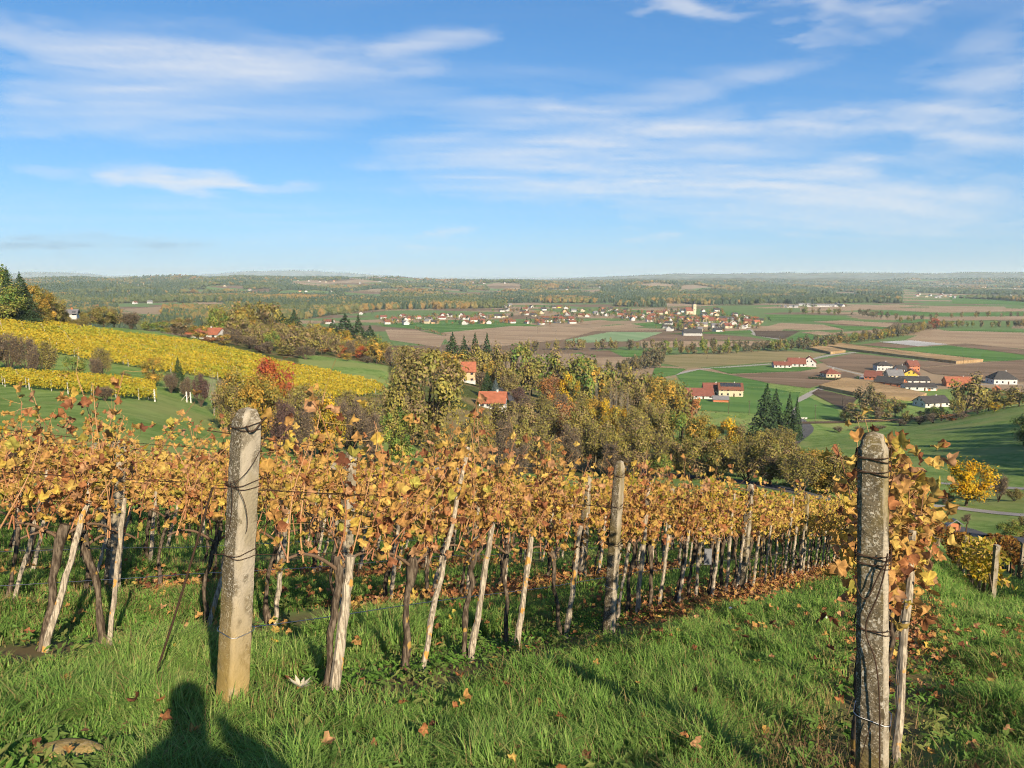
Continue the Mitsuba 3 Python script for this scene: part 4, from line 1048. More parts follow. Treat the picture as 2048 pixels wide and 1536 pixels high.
for where, p, q in sorted(HOUSES, key=lambda h: h[2][0]):
    wall, roof = r2.choice(['wall_white', 'wall_cream', 'wall_yellow', 'wall_gray', 'wall_orange'], p=[.74, .12, .02, .06, .06]), r2.choice(['roof_red', 'roof_orange', 'roof_dark', 'roof_brown', 'roof_gray'], p=[.24, .08, .30, .26, .12])
    k = numbered('village_house')
    L, Wd, H = r2.uniform(8.5, 13.5), r2.uniform(7, 9.5), r2.uniform(5.5, 8.2)
    if 'workshops' in where:
        L, H, wall, roof = r2.uniform(22, 40), 7, 'wall_white', 'roof_gray'
    ang = r2.choice([r2.uniform(-25, 25), r2.uniform(60, 115)], p=[.6, .4])
    tw = T().translate(p.tolist()).rotate([0, 0, 1], float(ang)).scale([L, Wd, H])
    scene[k + '__wall'] = {**WALLS[wall], 'to_world': tw}
    scene[k + '__roof'] = {**ROOFS[roof], 'to_world': tw}
    nm = f'{COLOR[wall]} house with {COLOR[roof]} roof {where}'
    names.setdefault(nm, []).append(k)
for nm, ks in names.items():
    for i, k in enumerate(ks):
        tag(k, nm + (f', {ordinal(i + 1)} from the left' if len(ks) > 1 else ''), 'house', 'houses ' + nm.split(' roof ')[1])
for where, p, q in HOUSES[:200:2]:
    if len(TREES) < 900 and p[1] < 1900:
        h = r2.uniform(5, 10)
        tree_w(str(r2.choice(['green', 'olive', 'rust', 'brown', 'spruce', 'ochre', 'alder'])), p[0] + r2.normal() * 9, p[1] + r2.uniform(5, 12), h, h * r2.uniform(.5, .9), 'in the village gardens')
mb = MB()
for where, p, q in HOUSES:
    if 'far' in where:
        continue
    for _ in range(6):
        c = p + [r2.normal() * 11, r2.uniform(-12, 14), 0]
        h, k = r2.uniform(3, 9.5), 110
        d = r2.normal(size=(k, 3))
        d /= np.linalg.norm(d, axis=1, keepdims=True)
        mb.add(*cards(r2, c + d * [h * .36, h * .36, h * .46] * r2.random((k, 1)) ** .4 + [0, 0, h * .5], d + r2.normal(size=(k, 3)) * .5, h * .09, pick(r2, str(r2.choice(['green', 'alder', 'olive', 'spruce', 'brown', 'rust'])), k)))
mb.put('garden_greenery', 'foliage')
tag('garden_greenery', 'bushes, hedges and small trees between the village houses', 'greenery', kind='stuff')
# the church
p = spot(1388, 629)
C = rot_z(math.radians(12))
nav = p + [-9, 2, 0]
k = 'village_church'
mb = MB().box((-3, -3, -1), (3, 3, 21))
mb.v = [q @ C.T + p for q in mb.v]
mb.put(k + '__tower', 'wall_cream', colored=False)
put(k + '__spire', (np.array([(-3.3, -3.3, 21), (3.3, -3.3, 21), (3.3, 3.3, 21), (-3.3, 3.3, 21), (-1.2, -1.2, 24.5), (1.2, -1.2, 24.5), (1.2, 1.2, 24.5), (-1.2, 1.2, 24.5), (0, 0, 31)]) @ C.T + p,
    [(0, 1, 5), (0, 5, 4), (1, 2, 6), (1, 6, 5), (2, 3, 7), (2, 7, 6), (3, 0, 4), (3, 4, 7), (4, 5, 8), (5, 6, 8), (6, 7, 8), (7, 4, 8), (0, 3, 2), (0, 2, 1)]), 'roof_dark')
tw = T().translate(nav.tolist()).rotate([0, 0, 1], 12).scale([18, 11, 15])
scene[k + '__wall'] = {**WALLS['wall_cream'], 'to_world': tw}
scene[k + '__roof'] = {**ROOFS['roof_red'], 'to_world': tw}
for z in (15.5, 8):
    mb = MB().box((-.7, -3.06, z), (.7, -2.9, z + 2.6))
    mb.v = [q @ C.T + p for q in mb.v]
    mb.put(numbered(k + '__window'), 'glass_dark', colored=False)
tag(k, 'cream church with tall dark-capped tower in the village', 'church')
house('warehouse', spot(1384, 671), 24, 14, 4, 4.5, -4, 'wall_gray', 'roof_dark', 'large dark-roofed hall at the front edge of the village', 'building', windows=(0, 0), chimney=False)

# utility poles and crossing signs
for i, (px, py, h, lab) in enumerate([(1630, 843, 9, 'beside the railway track'), (1684, 820, 8, 'at the edge of the brown field'), (1926, 729, 8, 'at the end of the maize strip'), (1414, 719, 8, 'in the olive stubble field'), (1392, 711, 7, 'behind the olive stubble field'), (1075, 668, 9, 'in the tan field, left one'), (1112, 673, 9, 'in the tan field, right one'), (1457, 828, 8, 'in front of the farm'), (1498, 830, 8, 'right of the farm')]):
    p = spot(px, py)
    k = numbered('utility_pole')
    MB().tube([p - [0, 0, .5], p + [0, 0, h]], [.16, .10], 8).put(k + '__pole', 'pole_wood', colored=False)
    MB().box(p + [-.8, -.06, h - .6], p + [.8, .06, h - .48]).put(k + '__crossarm', 'pole_wood', colored=False)
    tag(k, 'thin wooden utility pole ' + lab, 'pole')
for px, lab in ((1604, 'left'), (1611, 'right')):
    p = spot(px, 846)
    k = numbered('crossing_sign')
    MB().tube([p - [0, 0, .4], p + [0, 0, 2.6]], .08, 8).put(k + '__pole', 'metal_gray', colored=False)
    mb = MB()
    for s in (-1, 1):
        d = np.array([.75, 0, s * .42])
        n_ = np.array([-s * .42, 0, .75]) * .12
        c = p + [0, -.12 - .03 * s, 2.5]
        q = np.array([c - d - n_, c + d - n_, c + d + n_, c - d + n_])
        mb.add(np.vstack([q, q + [0, .02, 0]]), [(0, 1, 2), (0, 2, 3), (4, 6, 5), (4, 7, 6), (0, 4, 5), (0, 5, 1), (1, 5, 6), (1, 6, 2), (2, 6, 7), (2, 7, 3), (3, 7, 4), (3, 4, 0)])
    mb.put(k + '__cross', 'sign_white', colored=False)
    tag(k, f'white level crossing sign where the road meets the railway, {lab} one', 'sign')
plant_all()
# ------------------------------------------------------------------ the yellow vineyards on the opposite slope
VINE = np.array([(.36, .26, .028), (.32, .255, .03), (.28, .25, .033), (.39, .25, .025), (.25, .24, .037)])
VGREEN = np.array([(.17, .22, .03), (.12, .18, .025), (.24, .25, .03)])
VORANGE = np.array([(.50, .22, .03), (.42, .16, .025), (.55, .28, .03)])
r3 = np.random.default_rng(77)


def hedge_row(a, b, per_m, size, tint, h0=.55, h1=1.9, half=.28):
    """Leaf cards, trunks and posts of one far row between two points of the plan."""
    a, b = np.asarray(a), np.asarray(b)
    ln = np.hypot(*(b - a))
    n = int(ln * per_m)
    t = r3.random(n)
    x, y = (a[0] + (b[0] - a[0]) * t), (a[1] + (b[1] - a[1]) * t)
    bump = meshkit.noise(np.stack([t * ln / 1.1, t * 0 + a[0], t * 0], -1), 3)
    z = h0 + (h1 - h0 - .3 + .5 * bump) * r3.random(n) ** .8
    wide = half * (1 - .5 * (z - h0) / (h1 - h0))
    nrm = np.array([-(b - a)[1], (b - a)[0], 0]) / ln
    off = r3.normal(size=n) * wide
    c = np.stack([x + nrm[0] * off, y + nrm[1] * off, ground(x, y) + z], 1)
    return cards(r3, c, r3.normal(size=(n, 3)) + [.1, -.5, .5], size, tint(x, y, n, z))


def yellow_tint(x, y, n, z):
    g = meshkit.fbm(np.stack([x / 24, y / 60, x * 0], -1), 3, 71)
    gre = r3.random(n) < np.clip((g - .47) * 4, .06, .7)
    c = VINE[r3.integers(0, 5, n)]
    c[gre] = VGREEN[r3.integers(0, 3, int(gre.sum()))]
    return c * r3.uniform(.75, 1.2, (n, 1))


def band_tint(bias):
    shade = r3.uniform(.82, 1.12)

    def fn(x, y, n, z):
        g = meshkit.fbm(np.stack([x / 13, y / 22, x * 0], -1), 3, 71)
        gre = r3.random(n) < np.clip(bias + (g - .5) * 2.2, .04, .9)
        c = VINE[r3.integers(0, 5, n)] * .5 + VINE.mean(0) * .5
        c[gre] = VGREEN[r3.integers(0, 3, int(gre.sum()))] * .6 + VINE.mean(0) * .4
        return c * r3.uniform(.88, 1.1, (n, 1)) * shade
    return fn


def vineyard(px, a, b, gap, per_m, size, group, what, posts=None):
    poly = outline(px)
    A, B = spot(*a)[:2], spot(*b)[:2]
    d = (B - A) / np.hypot(*(B - A))
    n = np.array([-d[1], d[0]])
    rows = []
    for k in range(-40, 60):
        o = A + n * gap * k
        cut = poly.intersection(sg.LineString([o - d * 400, o + d * 400]))
        for g in getattr(cut, 'geoms', [cut]):
            if g.length > 4:
                q = np.array(g.coords)
                rows.append((q[0], q[-1]))
    rows.sort(key=lambda r: r[0][1] + r[1][1])
    for i, (p, q) in enumerate(rows):
        key = numbered('vine_row')
        MB().add(*hedge_row(p, q, per_m, size, band_tint(.62 if len(rows) > 12 and .52 < i / len(rows) < .72 else .10 + .2 * (i % 3 == 1)), half=.22, h0=.45, h1=1.95)).put(key + '__foliage', 'foliage')
        mb, ln = MB(), np.hypot(*(q - p))
        for s in np.arange(0, ln, posts or 5.5):
            x, y = p + (q - p) * s / ln
            z = float(ground(x, y))
            w_ = .07 if s == 0 else .05
            mb.box((x - w_, y - w_, z - .2), (x + w_, y + w_, z + 1.75), (.40, .38, .34))
        mb.put(key + '__posts', 'plain')
        labels[key + '__posts'] = {'kind': 'stuff'}
        tag(key, f'yellow vine row {what}, ' + (f'{ordinal(i + 1)} from the front' if i else 'frontmost'), 'vine row', group)


vineyard([(-40, 632), (0, 638), (140, 657), (256, 674), (400, 690), (450, 702), (560, 730), (640, 745), (765, 776), (770, 786), (700, 800), (560, 800), (470, 765), (330, 747), (250, 735), (130, 714), (-40, 676)], (20, 650), (700, 768), 2.9, 26, .34, 'vine rows of the large yellow vineyard', 'of the large sloping yellow vineyard')
vineyard([(-40, 745), (0, 752), (110, 760), (200, 768), (310, 779), (313, 806), (240, 800), (100, 786), (-40, 764)], (0, 766), (310, 804), 2.3, 60, .20, 'lower yellow vine rows', 'above the left meadow', 4.5)
for px, py, lab in [(310, 804, 'white post ending the frontmost lower vine row'), (361, 786, 'white post standing alone right of the lower vine rows'), (374, 805, 'grey wooden frame post beside the short orange vines'), (382, 806, 'right wooden frame post beside the short orange vines')]:
    p = spot(px, py)
    k = numbered('vineyard_post')
    MB().box(p + [-.09, -.09, -.3], p + [.09, .09, 2.0], (.62, .60, .54)).put(k + '__shaft', 'plain')
    MB().tube([p + [-.05, 0, 1.5], p + [-1.3, .1, .05]], .05, 6, (.5, .45, .36)).put(k + '__brace', 'plain')
    tag(k, lab, 'post')

# ------------------------------------------------------------------ the vineyard in front


def at(row, s, h=0.0, off=0.0):
    o, d = ROWS[row]
    p = o + d * s + np.array([-d[1], d[0]]) * off
    return np.array([p[0], p[1], float(ground(*p)) + h])


def post(row, s, label, height=1.6, w=.058, lean=(0, 0), loops=(1.48, 1.2, .86, .47), yaw=None, at_=None):
    key = numbered('concrete_post')
    b = at(row, s) if at_ is None else np.array(at_)
    d = ROWS[row][1]
    yaw = math.atan2(d[1], d[0]) if yaw is None else yaw
    hs = np.concatenate([np.arange(-.25, height - .05, .045), height - np.array([.05, .03, .012, 0])])
    mb, ring = [], []
    rr = np.random.default_rng(int(abs(b[0]) * 100))
    for h in hs:
        w_ = w * (1.08 - .16 * h / height)
        top = max(0, (h - (height - .055)) / .055)
        w_ *= 1 - .38 * top
        c = w_ * .30
        q = np.array([(w_, w_ - c), (w_ - c, w_), (-w_ + c, w_), (-w_, w_ - c), (-w_, -w_ + c), (-w_ + c, -w_), (w_ - c, -w_), (w_, -w_ + c)])
        q = q + rr.normal(size=q.shape) * .0016
        ring.append(np.column_stack([q, np.full(8, h)]))
    v = np.vstack(ring + [[[0, 0, height + .012]]])
    k, f = len(hs), []
    for i in range(k - 1):
        for j in range(8):
            a, b2 = i * 8 + j, i * 8 + (j + 1) % 8
            f += [(a, b2, b2 + 8), (a, b2 + 8, a + 8)]
    f += [((k - 1) * 8 + j, (k - 1) * 8 + (j + 1) % 8, k * 8) for j in range(8)]
    R = rot_z(yaw)
    sh = np.eye(3)
    sh[0, 2], sh[1, 2] = lean
    put(key + '__shaft', (v @ R.T @ sh.T + b, f), 'concrete', smooth=40)
    for h in loops:
        for extra in range(2 if h > .6 else 1):
            g = np.linspace(0, 2 * np.pi, 33)
            rad = w * (1.08 - .16 * h / height) * (1.06 + .03 * extra)
            sq = np.stack([np.clip(np.cos(g) * 1.25, -1, 1), np.clip(np.sin(g) * 1.25, -1, 1)], 1) * (rad + .004)
            zz = h + .012 * np.sin(g + extra * 2) + .014 * extra
            m = MB().tube(np.column_stack([sq, zz]) @ R.T @ sh.T + b, .0021, 5)
            m.put(numbered(key + '__wire_tie'), 'zinc_wire' if h < .6 else 'rusty_wire', smooth=True, colored=False)
    tag(key, label, 'post')
    return key, b, R, sh


def dangling(key, pts, b, R, sh, rad=.0018, mat='rusty_wire'):
    from scipy.interpolate import make_interp_spline
    p = np.array(pts, float)
    q = make_interp_spline(np.arange(len(p)), p, k=2)(np.linspace(0, len(p) - 1, 40))
    MB().tube(q @ R.T @ sh.T + b, rad, 5).put(numbered(key + '__loose_wire'), mat, smooth=True, colored=False)


key, b, R, sh = post(1, 0, 'tall concrete end post of the nearest vine row, left of centre', 1.56, .060, (.098, .0), at_=at(1, 0))
# loose wire ends in the post's own frame: +y and -x faces are seen from the rows' upper end
dangling(key, [(-.072, -.02, 1.24), (-.078, -.07, 1.20), (-.05, -.085, 1.12), (-.03, -.082, 1.03), (-.035, -.078, .98)], b, R, sh)
dangling(key, [(-.074, -.0, 1.23), (-.082, -.03, 1.15), (-.080, -.02, 1.03), (-.076, .01, .95)], b, R, sh)
dangling(key, [(-.075, .03, 1.21), (-.06, -.08, 1.27), (.03, -.078, 1.38), (.075, -.06, 1.50)], b, R, sh)
dangling(key, [(-.06, -.076, 1.50), (-.02, -.08, 1.47), (.04, -.078, 1.52), (.09, -.05, 1.49)], b, R, sh, .004)
key, b, R, sh = post('R', 0, 'tall mossy concrete end post at the right', 1.57, .053, (-.062, .0), loops=(1.49, 1.44, 1.13, 1.10, .85, .50), at_=at('R', 0))
dangling(key, [(-.075, -.05, 1.16), (-.08, -.02, 1.0), (-.078, .02, .86), (-.084, -.02, .7), (-.08, -.028, .3), (-.08, -.03, .05)], b, R, sh, .0028)
dangling(key, [(-.076, .06, 1.06), (-.082, .02, .98), (-.08, -.02, 1.07), (-.078, -.06, 1.15)], b, R, sh, .0026)
dangling(key, [(-.076, .0, .5), (-.08, .02, .42), (-.078, .045, .28), (-.08, .02, .2), (-.078, .01, .05)], b, R, sh)
post(1, 3.74, 'second concrete post of the nearest vine row', 1.60, .045, (.05, .03), at_=[.87, 6.57, float(ground(.87, 6.57))])
post(1, 8.77, 'third concrete post of the nearest vine row', 1.62, .055, (.05, .03), at_=[3.41, 10.9, float(ground(3.41, 10.9))])
post(1, 13.0, 'fourth concrete post of the nearest vine row', 1.62, .055, (.03, .02))
post(1, 18.5, 'fifth concrete post of the nearest vine row', 1.62, .055, (.03, .02))
post(2, 3.3, 'mossy concrete post in the second row from the front', 1.55, .055, (.07, .04))
post(2, 8.2, 'far concrete post in the second row from the front', 1.6, .055, (.05, .03))
post(3, 2.2, 'leaning concrete post at the left in the third row', 1.5, .058, (.10, .04))
post(3, 7.0, 'middle concrete post in the third row', 1.6, .055, (.05, .03))
post(4, 3.4, 'concrete post in the fourth row', 1.6, .055, (.05, .03))
post(2, 13.5, 'last concrete post in the second row', 1.6, .055, (.02, .03))
post('R', 5.0, 'concrete post hidden in the right-hand row', 1.6, .055, (.0, .0))

# wires: (row, height, from, to, material)
for row, lab in ((1, 'nearest row'), (2, 'second row'), (3, 'third row'), ('R', 'right-hand row')):
    for h, mat, lab2 in ((.47, 'zinc_wire', 'low galvanised'), (.86, 'rusty_wire', 'second'), (1.2, 'rusty_wire', 'third'), (1.21, 'rusty_wire', 'twin third'), (1.48, 'rusty_wire', 'top')):
        end = 24 if row in (1, 'R') else 16
        s = np.arange(0, end + .01, .35)
        ph = np.random.default_rng(int(h * 100)).uniform(0, 6)
        q = np.array([at(row, t, h + .012 * math.sin(t * 1.9 + ph) - .02 * math.sin(min(t / 3.7, 1) * math.pi), .07 if h != 1.21 else -.06) for t in s])
        q[:, 2] += np.array([float(plane(*p[:2])) - float(ground(*p[:2])) for p in q]) * .8 * (s < 20)
        key = numbered('trellis_wire')
        MB().tube(q, .0022 if h > .5 else .0028, 4).put(key, mat, smooth=True, colored=False)
        tag(key, f'{lab2} trellis wire of the {lab}', 'wire')
q = np.array([at(1, 0, 1.18, .05), at(1, -.25, .6, .30), [-1.97, 3.84, float(ground(-1.97, 3.84)) - .05]])
q = np.array([q[0] * (1 - t) + q[2] * t + np.array([0, 0, -.03 * math.sin(t * 3.1)]) for t in np.linspace(0, 1, 12)])
MB().tube(q, .006, 6).put('anchor_rod', 'rusty_wire', smooth=True, colored=False)
tag('anchor_rod', 'thin dark anchor rod slanting from the left post into the grass', 'rod')

# ---- leaf patterns
LEAFCOL = [(.45, .26, .095), (.49, .31, .095), (.37, .17, .075), (.53, .375, .11), (.26, .115, .06), (.47, .275, .145), (.54, .40, .09), (.37, .34, .08), (.17, .075, .045)]
LEAFP = [.2, .2, .11, .15, .05, .11, .10, .05, .03]
YELLOWP = [.06, .2, .02, .26, .01, .06, .3, .08, .01]


def leaf_mesh(seed):
    r = np.random.default_rng(seed)
    deg_ = np.array([-168, -140, -118, -92, -66, -44, -22, 0, 22, 44, 66, 92, 118, 140, 168], float)
    rad = np.array([.52, .70, .56, .88, .74, .58, .82, 1.0, .80, .60, .76, .90, .55, .68, .50]) * r.uniform(.88, 1.1, 15)
    a = np.radians(deg_ + r.normal(size=15) * 4)
    o = np.stack([np.sin(a) * rad, np.cos(a) * rad + .25], 1)
    inner = o * .55 + [0, .06]
    v2 = np.vstack([[[0, 0.12]], inner, o])
    curl, fold, wv = r.uniform(-1.0, 1.2), r.uniform(.3, 1.5), r.uniform(.10, .30)
    rr = np.hypot(v2[:, 0], v2[:, 1])
    z = curl * rr ** 2 * .5 + fold * np.abs(v2[:, 0]) * .8 + wv * np.sin(5 * np.arctan2(v2[:, 0], v2[:, 1])) * rr + r.normal(size=len(v2)) * .07
    v = np.column_stack([v2, z]) * .5
    f = []
    for i in range(14):
        f += [(0, 1 + i, 2 + i), (1 + i, 16 + i, 17 + i), (1 + i, 17 + i, 2 + i)]
    f = np.array(f)
    st = np.array([(0, .06, 0), (.012, .06, 0), (.02, -.32, -.12), (.008, -.32, -.12)])
    return np.vstack([v, st]), np.vstack([f, [[31, 32, 33], [31, 33, 34]]])


LEAVES = [leaf_mesh(s) for s in range(8)]
LEAFG = {}
for s, (v, f) in enumerate(LEAVES):
    for c, rgb in enumerate(LEAFCOL):
        r = np.random.default_rng(s * 20 + c)
        t = np.clip(np.hypot(v[:, 0], v[:, 1] - .06) / .5, 0, 1)[:, None]
        col = np.array(rgb) * (1 + .26 * r.normal(size=(len(v), 1))) * (1 - .5 * (r.random((len(v), 1)) < .12))
        edge = np.array(rgb) * [.72, .55, .5]
        col = col * (1 - t * (q_ := r.uniform(.1, .8))) + edge * t * q_
        scene[f'leaf_pattern_{s}_{c}'] = {'type': 'shapegroup', 'leaf': mikit.ply((v, f), 'leaf', smooth=True, color=np.clip(col, .01, .9))}


def euler(r, flat=0.0):
    return (r.uniform(0, 360), r.normal() * (50 if not flat else 22) + (70 if not flat else 0), r.normal() * 35)


def leaf_tf(p, size, e):
    return T().translate([float(q) for q in p]).rotate([0, 0, 1], e[0]).rotate([1, 0, 0], e[1]).rotate([0, 1, 0], e[2]).scale(float(size))


def leaf_sprays(r, row, s, n, top=1.78, wide=.13, span=.40):
    d = ROWS[row][1]
    q = at(row, s)
    wide, span = (.105, .34) if row == 'R' else (wide, span)
    h = .74 + (top - .74) * np.clip(r.beta(1.35, 1.7, n), 0, 1)
    al = r.normal(size=n) * span * .62
    ac = r.normal(size=n) * wide
    x = q[0] + d[0] * (al + (h - .7) * .10) - d[1] * ac
    y = q[1] + d[1] * (al + (h - .7) * .10) + d[0] * ac
    return np.column_stack([x, y, q[2] + h - .28 * (al + (h - .7) * .1)])


def vine(row, s, label, group, leaves, as_parts, probs, rr):
    key = numbered('grapevine')
    b, d = at(row, s, 0, .05 if row == 'R' else 0), ROWS[row][1]
    D = np.array([d[0], d[1], -.29])
    # trunk
    hh = np.linspace(-.08, .80, 11)
    wob = np.cumsum(rr.normal(size=(11, 2)) * .014, 0)
    ln = rr.uniform(.02, .24)
    p = b + np.column_stack([d[0] * ln * hh + wob[:, 0], d[1] * ln * hh + wob[:, 1], hh])
    rad = np.interp(hh, [-.08, .05, .4, .68, .76, .80], [.034, .024, .018, .022, .036, .024]) * rr.uniform(.8, 1.25) * (1 + .12 * rr.normal(size=11))
    MB().tube(p, rad, 7).put(key + '__trunk', 'bark', smooth=True, colored=False)
    head = p[-2]
    # arms bent onto the wire and upright canes
    canes = []
    for sgn in (-1, 1):
        t = np.linspace(0, 1, 8)[:, None]
        q = head + D * sgn * t * .38 + np.array([0, 0, 1]) * (.10 * np.sin(t * 2.6)) + np.column_stack([-d[1] * t[:, 0] * .03, d[0] * t[:, 0] * .03, 0 * t[:, 0]])
        canes.append((q, np.linspace(.012, .007, 8), (.13, .085, .055)))
    for c in range(10 if as_parts else 6):
        a = rr.uniform(-.38, .38)
        o = head + D * a + np.array([0, 0, .06])
        ht = rr.uniform(.45, .98) * vigour[0]
        t = np.linspace(0, 1, 8)
        slim = .45 if row == 'R' else 1.0
        sw = rr.normal(size=3) * [.12, .12, 0] * slim
        q = o + np.outer(t, [d[0] * .14 + sw[0], d[1] * .14 + sw[1], ht]) + np.outer(np.sin(t * 3.0), rr.normal(size=3) * [.05, .05, .02]) + np.outer(t ** 2, rr.normal(size=3) * [.16, .16, .05] * slim) + np.outer(np.sin(t * 7), rr.normal(size=3) * [.018, .018, .0])
        canes.append((q, np.linspace(.0055, .002, 8), [(.28, .125, .06), (.36, .20, .095), (.20, .095, .05)][c % 3]))
    if as_parts:
        for q, rad, c in canes:
            MB().tube(q, rad, 5, c).put(numbered(key + '__cane'), 'cane', smooth=True)
        mb = MB()
        for _ in range(44):
            q, rad, c = canes[rr.integers(2, len(canes))]
            i = rr.integers(2, 8)
            e = rr.normal(size=3) * [.11, .11, .09] + [0, 0, .02]
            mb.tube([q[i], q[i] + e * .5 + rr.normal(size=3) * .01, q[i] + e], [.0018, .0014, .0009], 3, (.42, .26, .11), cap=False)
        mb.put(key + '__side_shoots', 'cane', smooth=True)
        labels[key + '__side_shoots'] = {'kind': 'stuff'}
    else:
        mb = MB()
        for q, rad, c in canes:
            mb.tube(q, rad, 4, c, cap=False)
        mb.put(key + '__canes', 'cane', smooth=True)
    # leaves: many sit on the canes
    pts = leaf_sprays(rr, row, s, leaves, .74 + 1.04 * vigour[0])
    k = rr.random(leaves) < .7
    for i in np.nonzero(k)[0]:
        q = canes[rr.integers(2, len(canes))][0]
        t = rr.uniform(.8, 7)
        j = int(t)
        pts[i] = q[j] + (q[min(j + 1, 7)] - q[j]) * (t - j) + rr.normal(size=3) * (.05 if row != 'R' else .065)
    size = rr.uniform(.04, .10, leaves) * (1.22 if row == 'R' else 1.06)
    cols = rr.choice(9, leaves, p=probs)
    if as_parts:
        for i in range(leaves):
            scene[numbered(key + '__leaf')] = {'type': 'instance', 'group': {'type': 'ref', 'id': f'leaf_pattern_{rr.integers(0, 8)}_{cols[i]}'}, 'to_world': leaf_tf(pts[i], size[i], euler(rr))}
    else:
        leaf_blob(rr, pts, size * 1.1, cols).put(key + '__leaves', 'leaf')
        labels[key + '__leaves'] = {'kind': 'stuff'}
    tag(key, label, 'grapevine', group)


def rotations(r, n, tilt=50, mean=65):
    a, b_, c = r.uniform(0, 2 * np.pi, n), np.radians(mean + tilt * r.normal(size=n)), np.radians(35 * r.normal(size=n))
    ca, sa, cb, sb, cc, sc_ = np.cos(a), np.sin(a), np.cos(b_), np.sin(b_), np.cos(c), np.sin(c)
    z, o = np.zeros(n), np.ones(n)
    A = np.stack([np.stack([ca, -sa, z], -1), np.stack([sa, ca, z], -1), np.stack([z, z, o], -1)], 1)
    B = np.stack([np.stack([o, z, z], -1), np.stack([z, cb, -sb], -1), np.stack([z, sb, cb], -1)], 1)
    C = np.stack([np.stack([cc, z, sc_], -1), np.stack([z, o, z], -1), np.stack([-sc_, z, cc], -1)], 1)
    return A @ B @ C


def leaf_blob(r, pts, size, cols, tilt=50, mean=65, light=True):
    """Many leaves as one mesh, each with its own fold and turn."""
    mb, n = MB(), len(pts)
    R = rotations(r, n, tilt, mean)
    which = r.integers(0, 8, n)
    for s in range(8):
        k = np.nonzero(which == s)[0]
        if not len(k):
            continue
        v, f = LEAVES[s]
        if light:
            v, f = v[[0] + list(range(16, 31))], np.array([(0, i + 1, i + 2) for i in range(14)])
        w_ = np.einsum('kij,nj->kni', R[k], v) * size[k][:, None, None] + pts[k][:, None]
        c = np.array(LEAFCOL)[cols[k]][:, None] * r.uniform(.8, 1.2, (len(k), len(v), 1))
        mb.add(w_.reshape(-1, 3), (f[None] + (np.arange(len(k)) * len(v))[:, None, None]).reshape(-1, 3), c.reshape(-1, 3))
    return mb


def stake(row, s, label, h=1.0, r_=.026, lean=.26):
    key = numbered('wooden_stake')
    rr = np.random.default_rng(int((s + 9) * 1000))
    b, d = at(row, s, 0, -.07), ROWS[row][1]
    t = np.linspace(-.1, h, 12)
    l = lean * rr.uniform(.45, 1.5) * (1.25 if row in (2, 3) else 1)
    p = b + np.column_stack([d[0] * l * t + .004 * rr.normal(size=12), d[1] * l * t + .004 * rr.normal(size=12), t])
    MB().tube(p, r_ * (1 + .09 * rr.normal(size=12)) * np.linspace(1.08, .88, 12), 7).put(key, 'old_wood', smooth=50, colored=False)
    tag(key, label, 'stake', 'wooden stakes beside the vines')


rv = np.random.default_rng(314)
S1 = [.62, 1.37, 1.92, 2.52, 3.32, 4.35, 4.85, 5.45, 6.05, 6.65, 7.3, 7.9, 8.4, 9.3, 9.95, 10.6, 11.25, 11.9, 12.6, 13.3, 14.0, 14.7, 15.4, 16.1, 16.8, 17.5]
plan = [(1, s) for s in S1] + [(2, s) for s in np.arange(-.2, 13.5, .68)] + [(3, s) for s in np.arange(-.1, 12, .70)] + [(4, s) for s in np.arange(.2, 11, .72)] + [(5, s) for s in np.arange(.2, 9, .74)] + [('R', s) for s in (.75, 1.45, 2.15, 2.85, 3.5, 4.2, 4.9, 5.6, 6.3, 7.0, 7.7, 8.4, 9.1, 9.8)]
ROWNAME = {1: 'nearest row', 2: 'second row', 3: 'third row', 4: 'fourth row', 5: 'fifth row', 'R': 'right-hand row'}
count, vigour = {}, [1.0]
for row, s in plan:
    s = float(s) + (0 if row == 1 else rv.normal() * .06)
    count[row] = count.get(row, 0) + 1
    near = {1: s < 7.2, 2: s < 3.6, 3: s < 2.2, 'R': s < 2.4}.get(row, False)
    yellow = np.clip((s - 6) / 9, 0, 1)
    pr = np.array(LEAFP) * (1 - yellow) + np.array(YELLOWP) * yellow
    n = {1: 205, 2: 180, 3: 170, 'R': 295}.get(row, 105) if near else int(np.interp(s, [3, 9, 20], [205, 175, 150]) * (rv.uniform(.45, 1.15) if s > 3.5 else 1))
    vigour[0] = rv.uniform(.72, 1.12) if s > 4 else rv.uniform(.9, 1.08)
    vigour[0] *= .88 if row == 'R' else 1
    who = f'{ordinal(count[row])} vine from the upper end of the {ROWNAME[row]}'
    vine(row, s, 'autumn grapevine, ' + who, f'grapevines of the {ROWNAME[row]}', n, near, pr / pr.sum(), rv)
    if row == 1 or rv.random() < .9:
        stake(row, s, f'weathered wooden stake beside the {who}', rv.uniform(.9, 1.15) if row != 1 else (.95, .78, 1.4, .95, .9)[count[row] % 5], rv.uniform(.017, .025) if not (row == 1 and count[row] == 1) else .03)


# the rows farther down: one thing per row
def low_tint(mode):
    def fn(x, y, n, z):
        c = VINE[r3.integers(0, 5, n)].copy()
        if mode == 'gold':
            k = r3.random(n) < .4
            c[k] = np.array(LEAFCOL)[r3.choice(9, int(k.sum()), p=YELLOWP)]
        if mode == 'dark':
            c = np.array([(.22, .09, .03), (.15, .075, .03), (.30, .16, .04), (.12, .10, .03)])[r3.integers(0, 4, n)]
        return c * r3.uniform(.75, 1.2, (n, 1))
    return fn


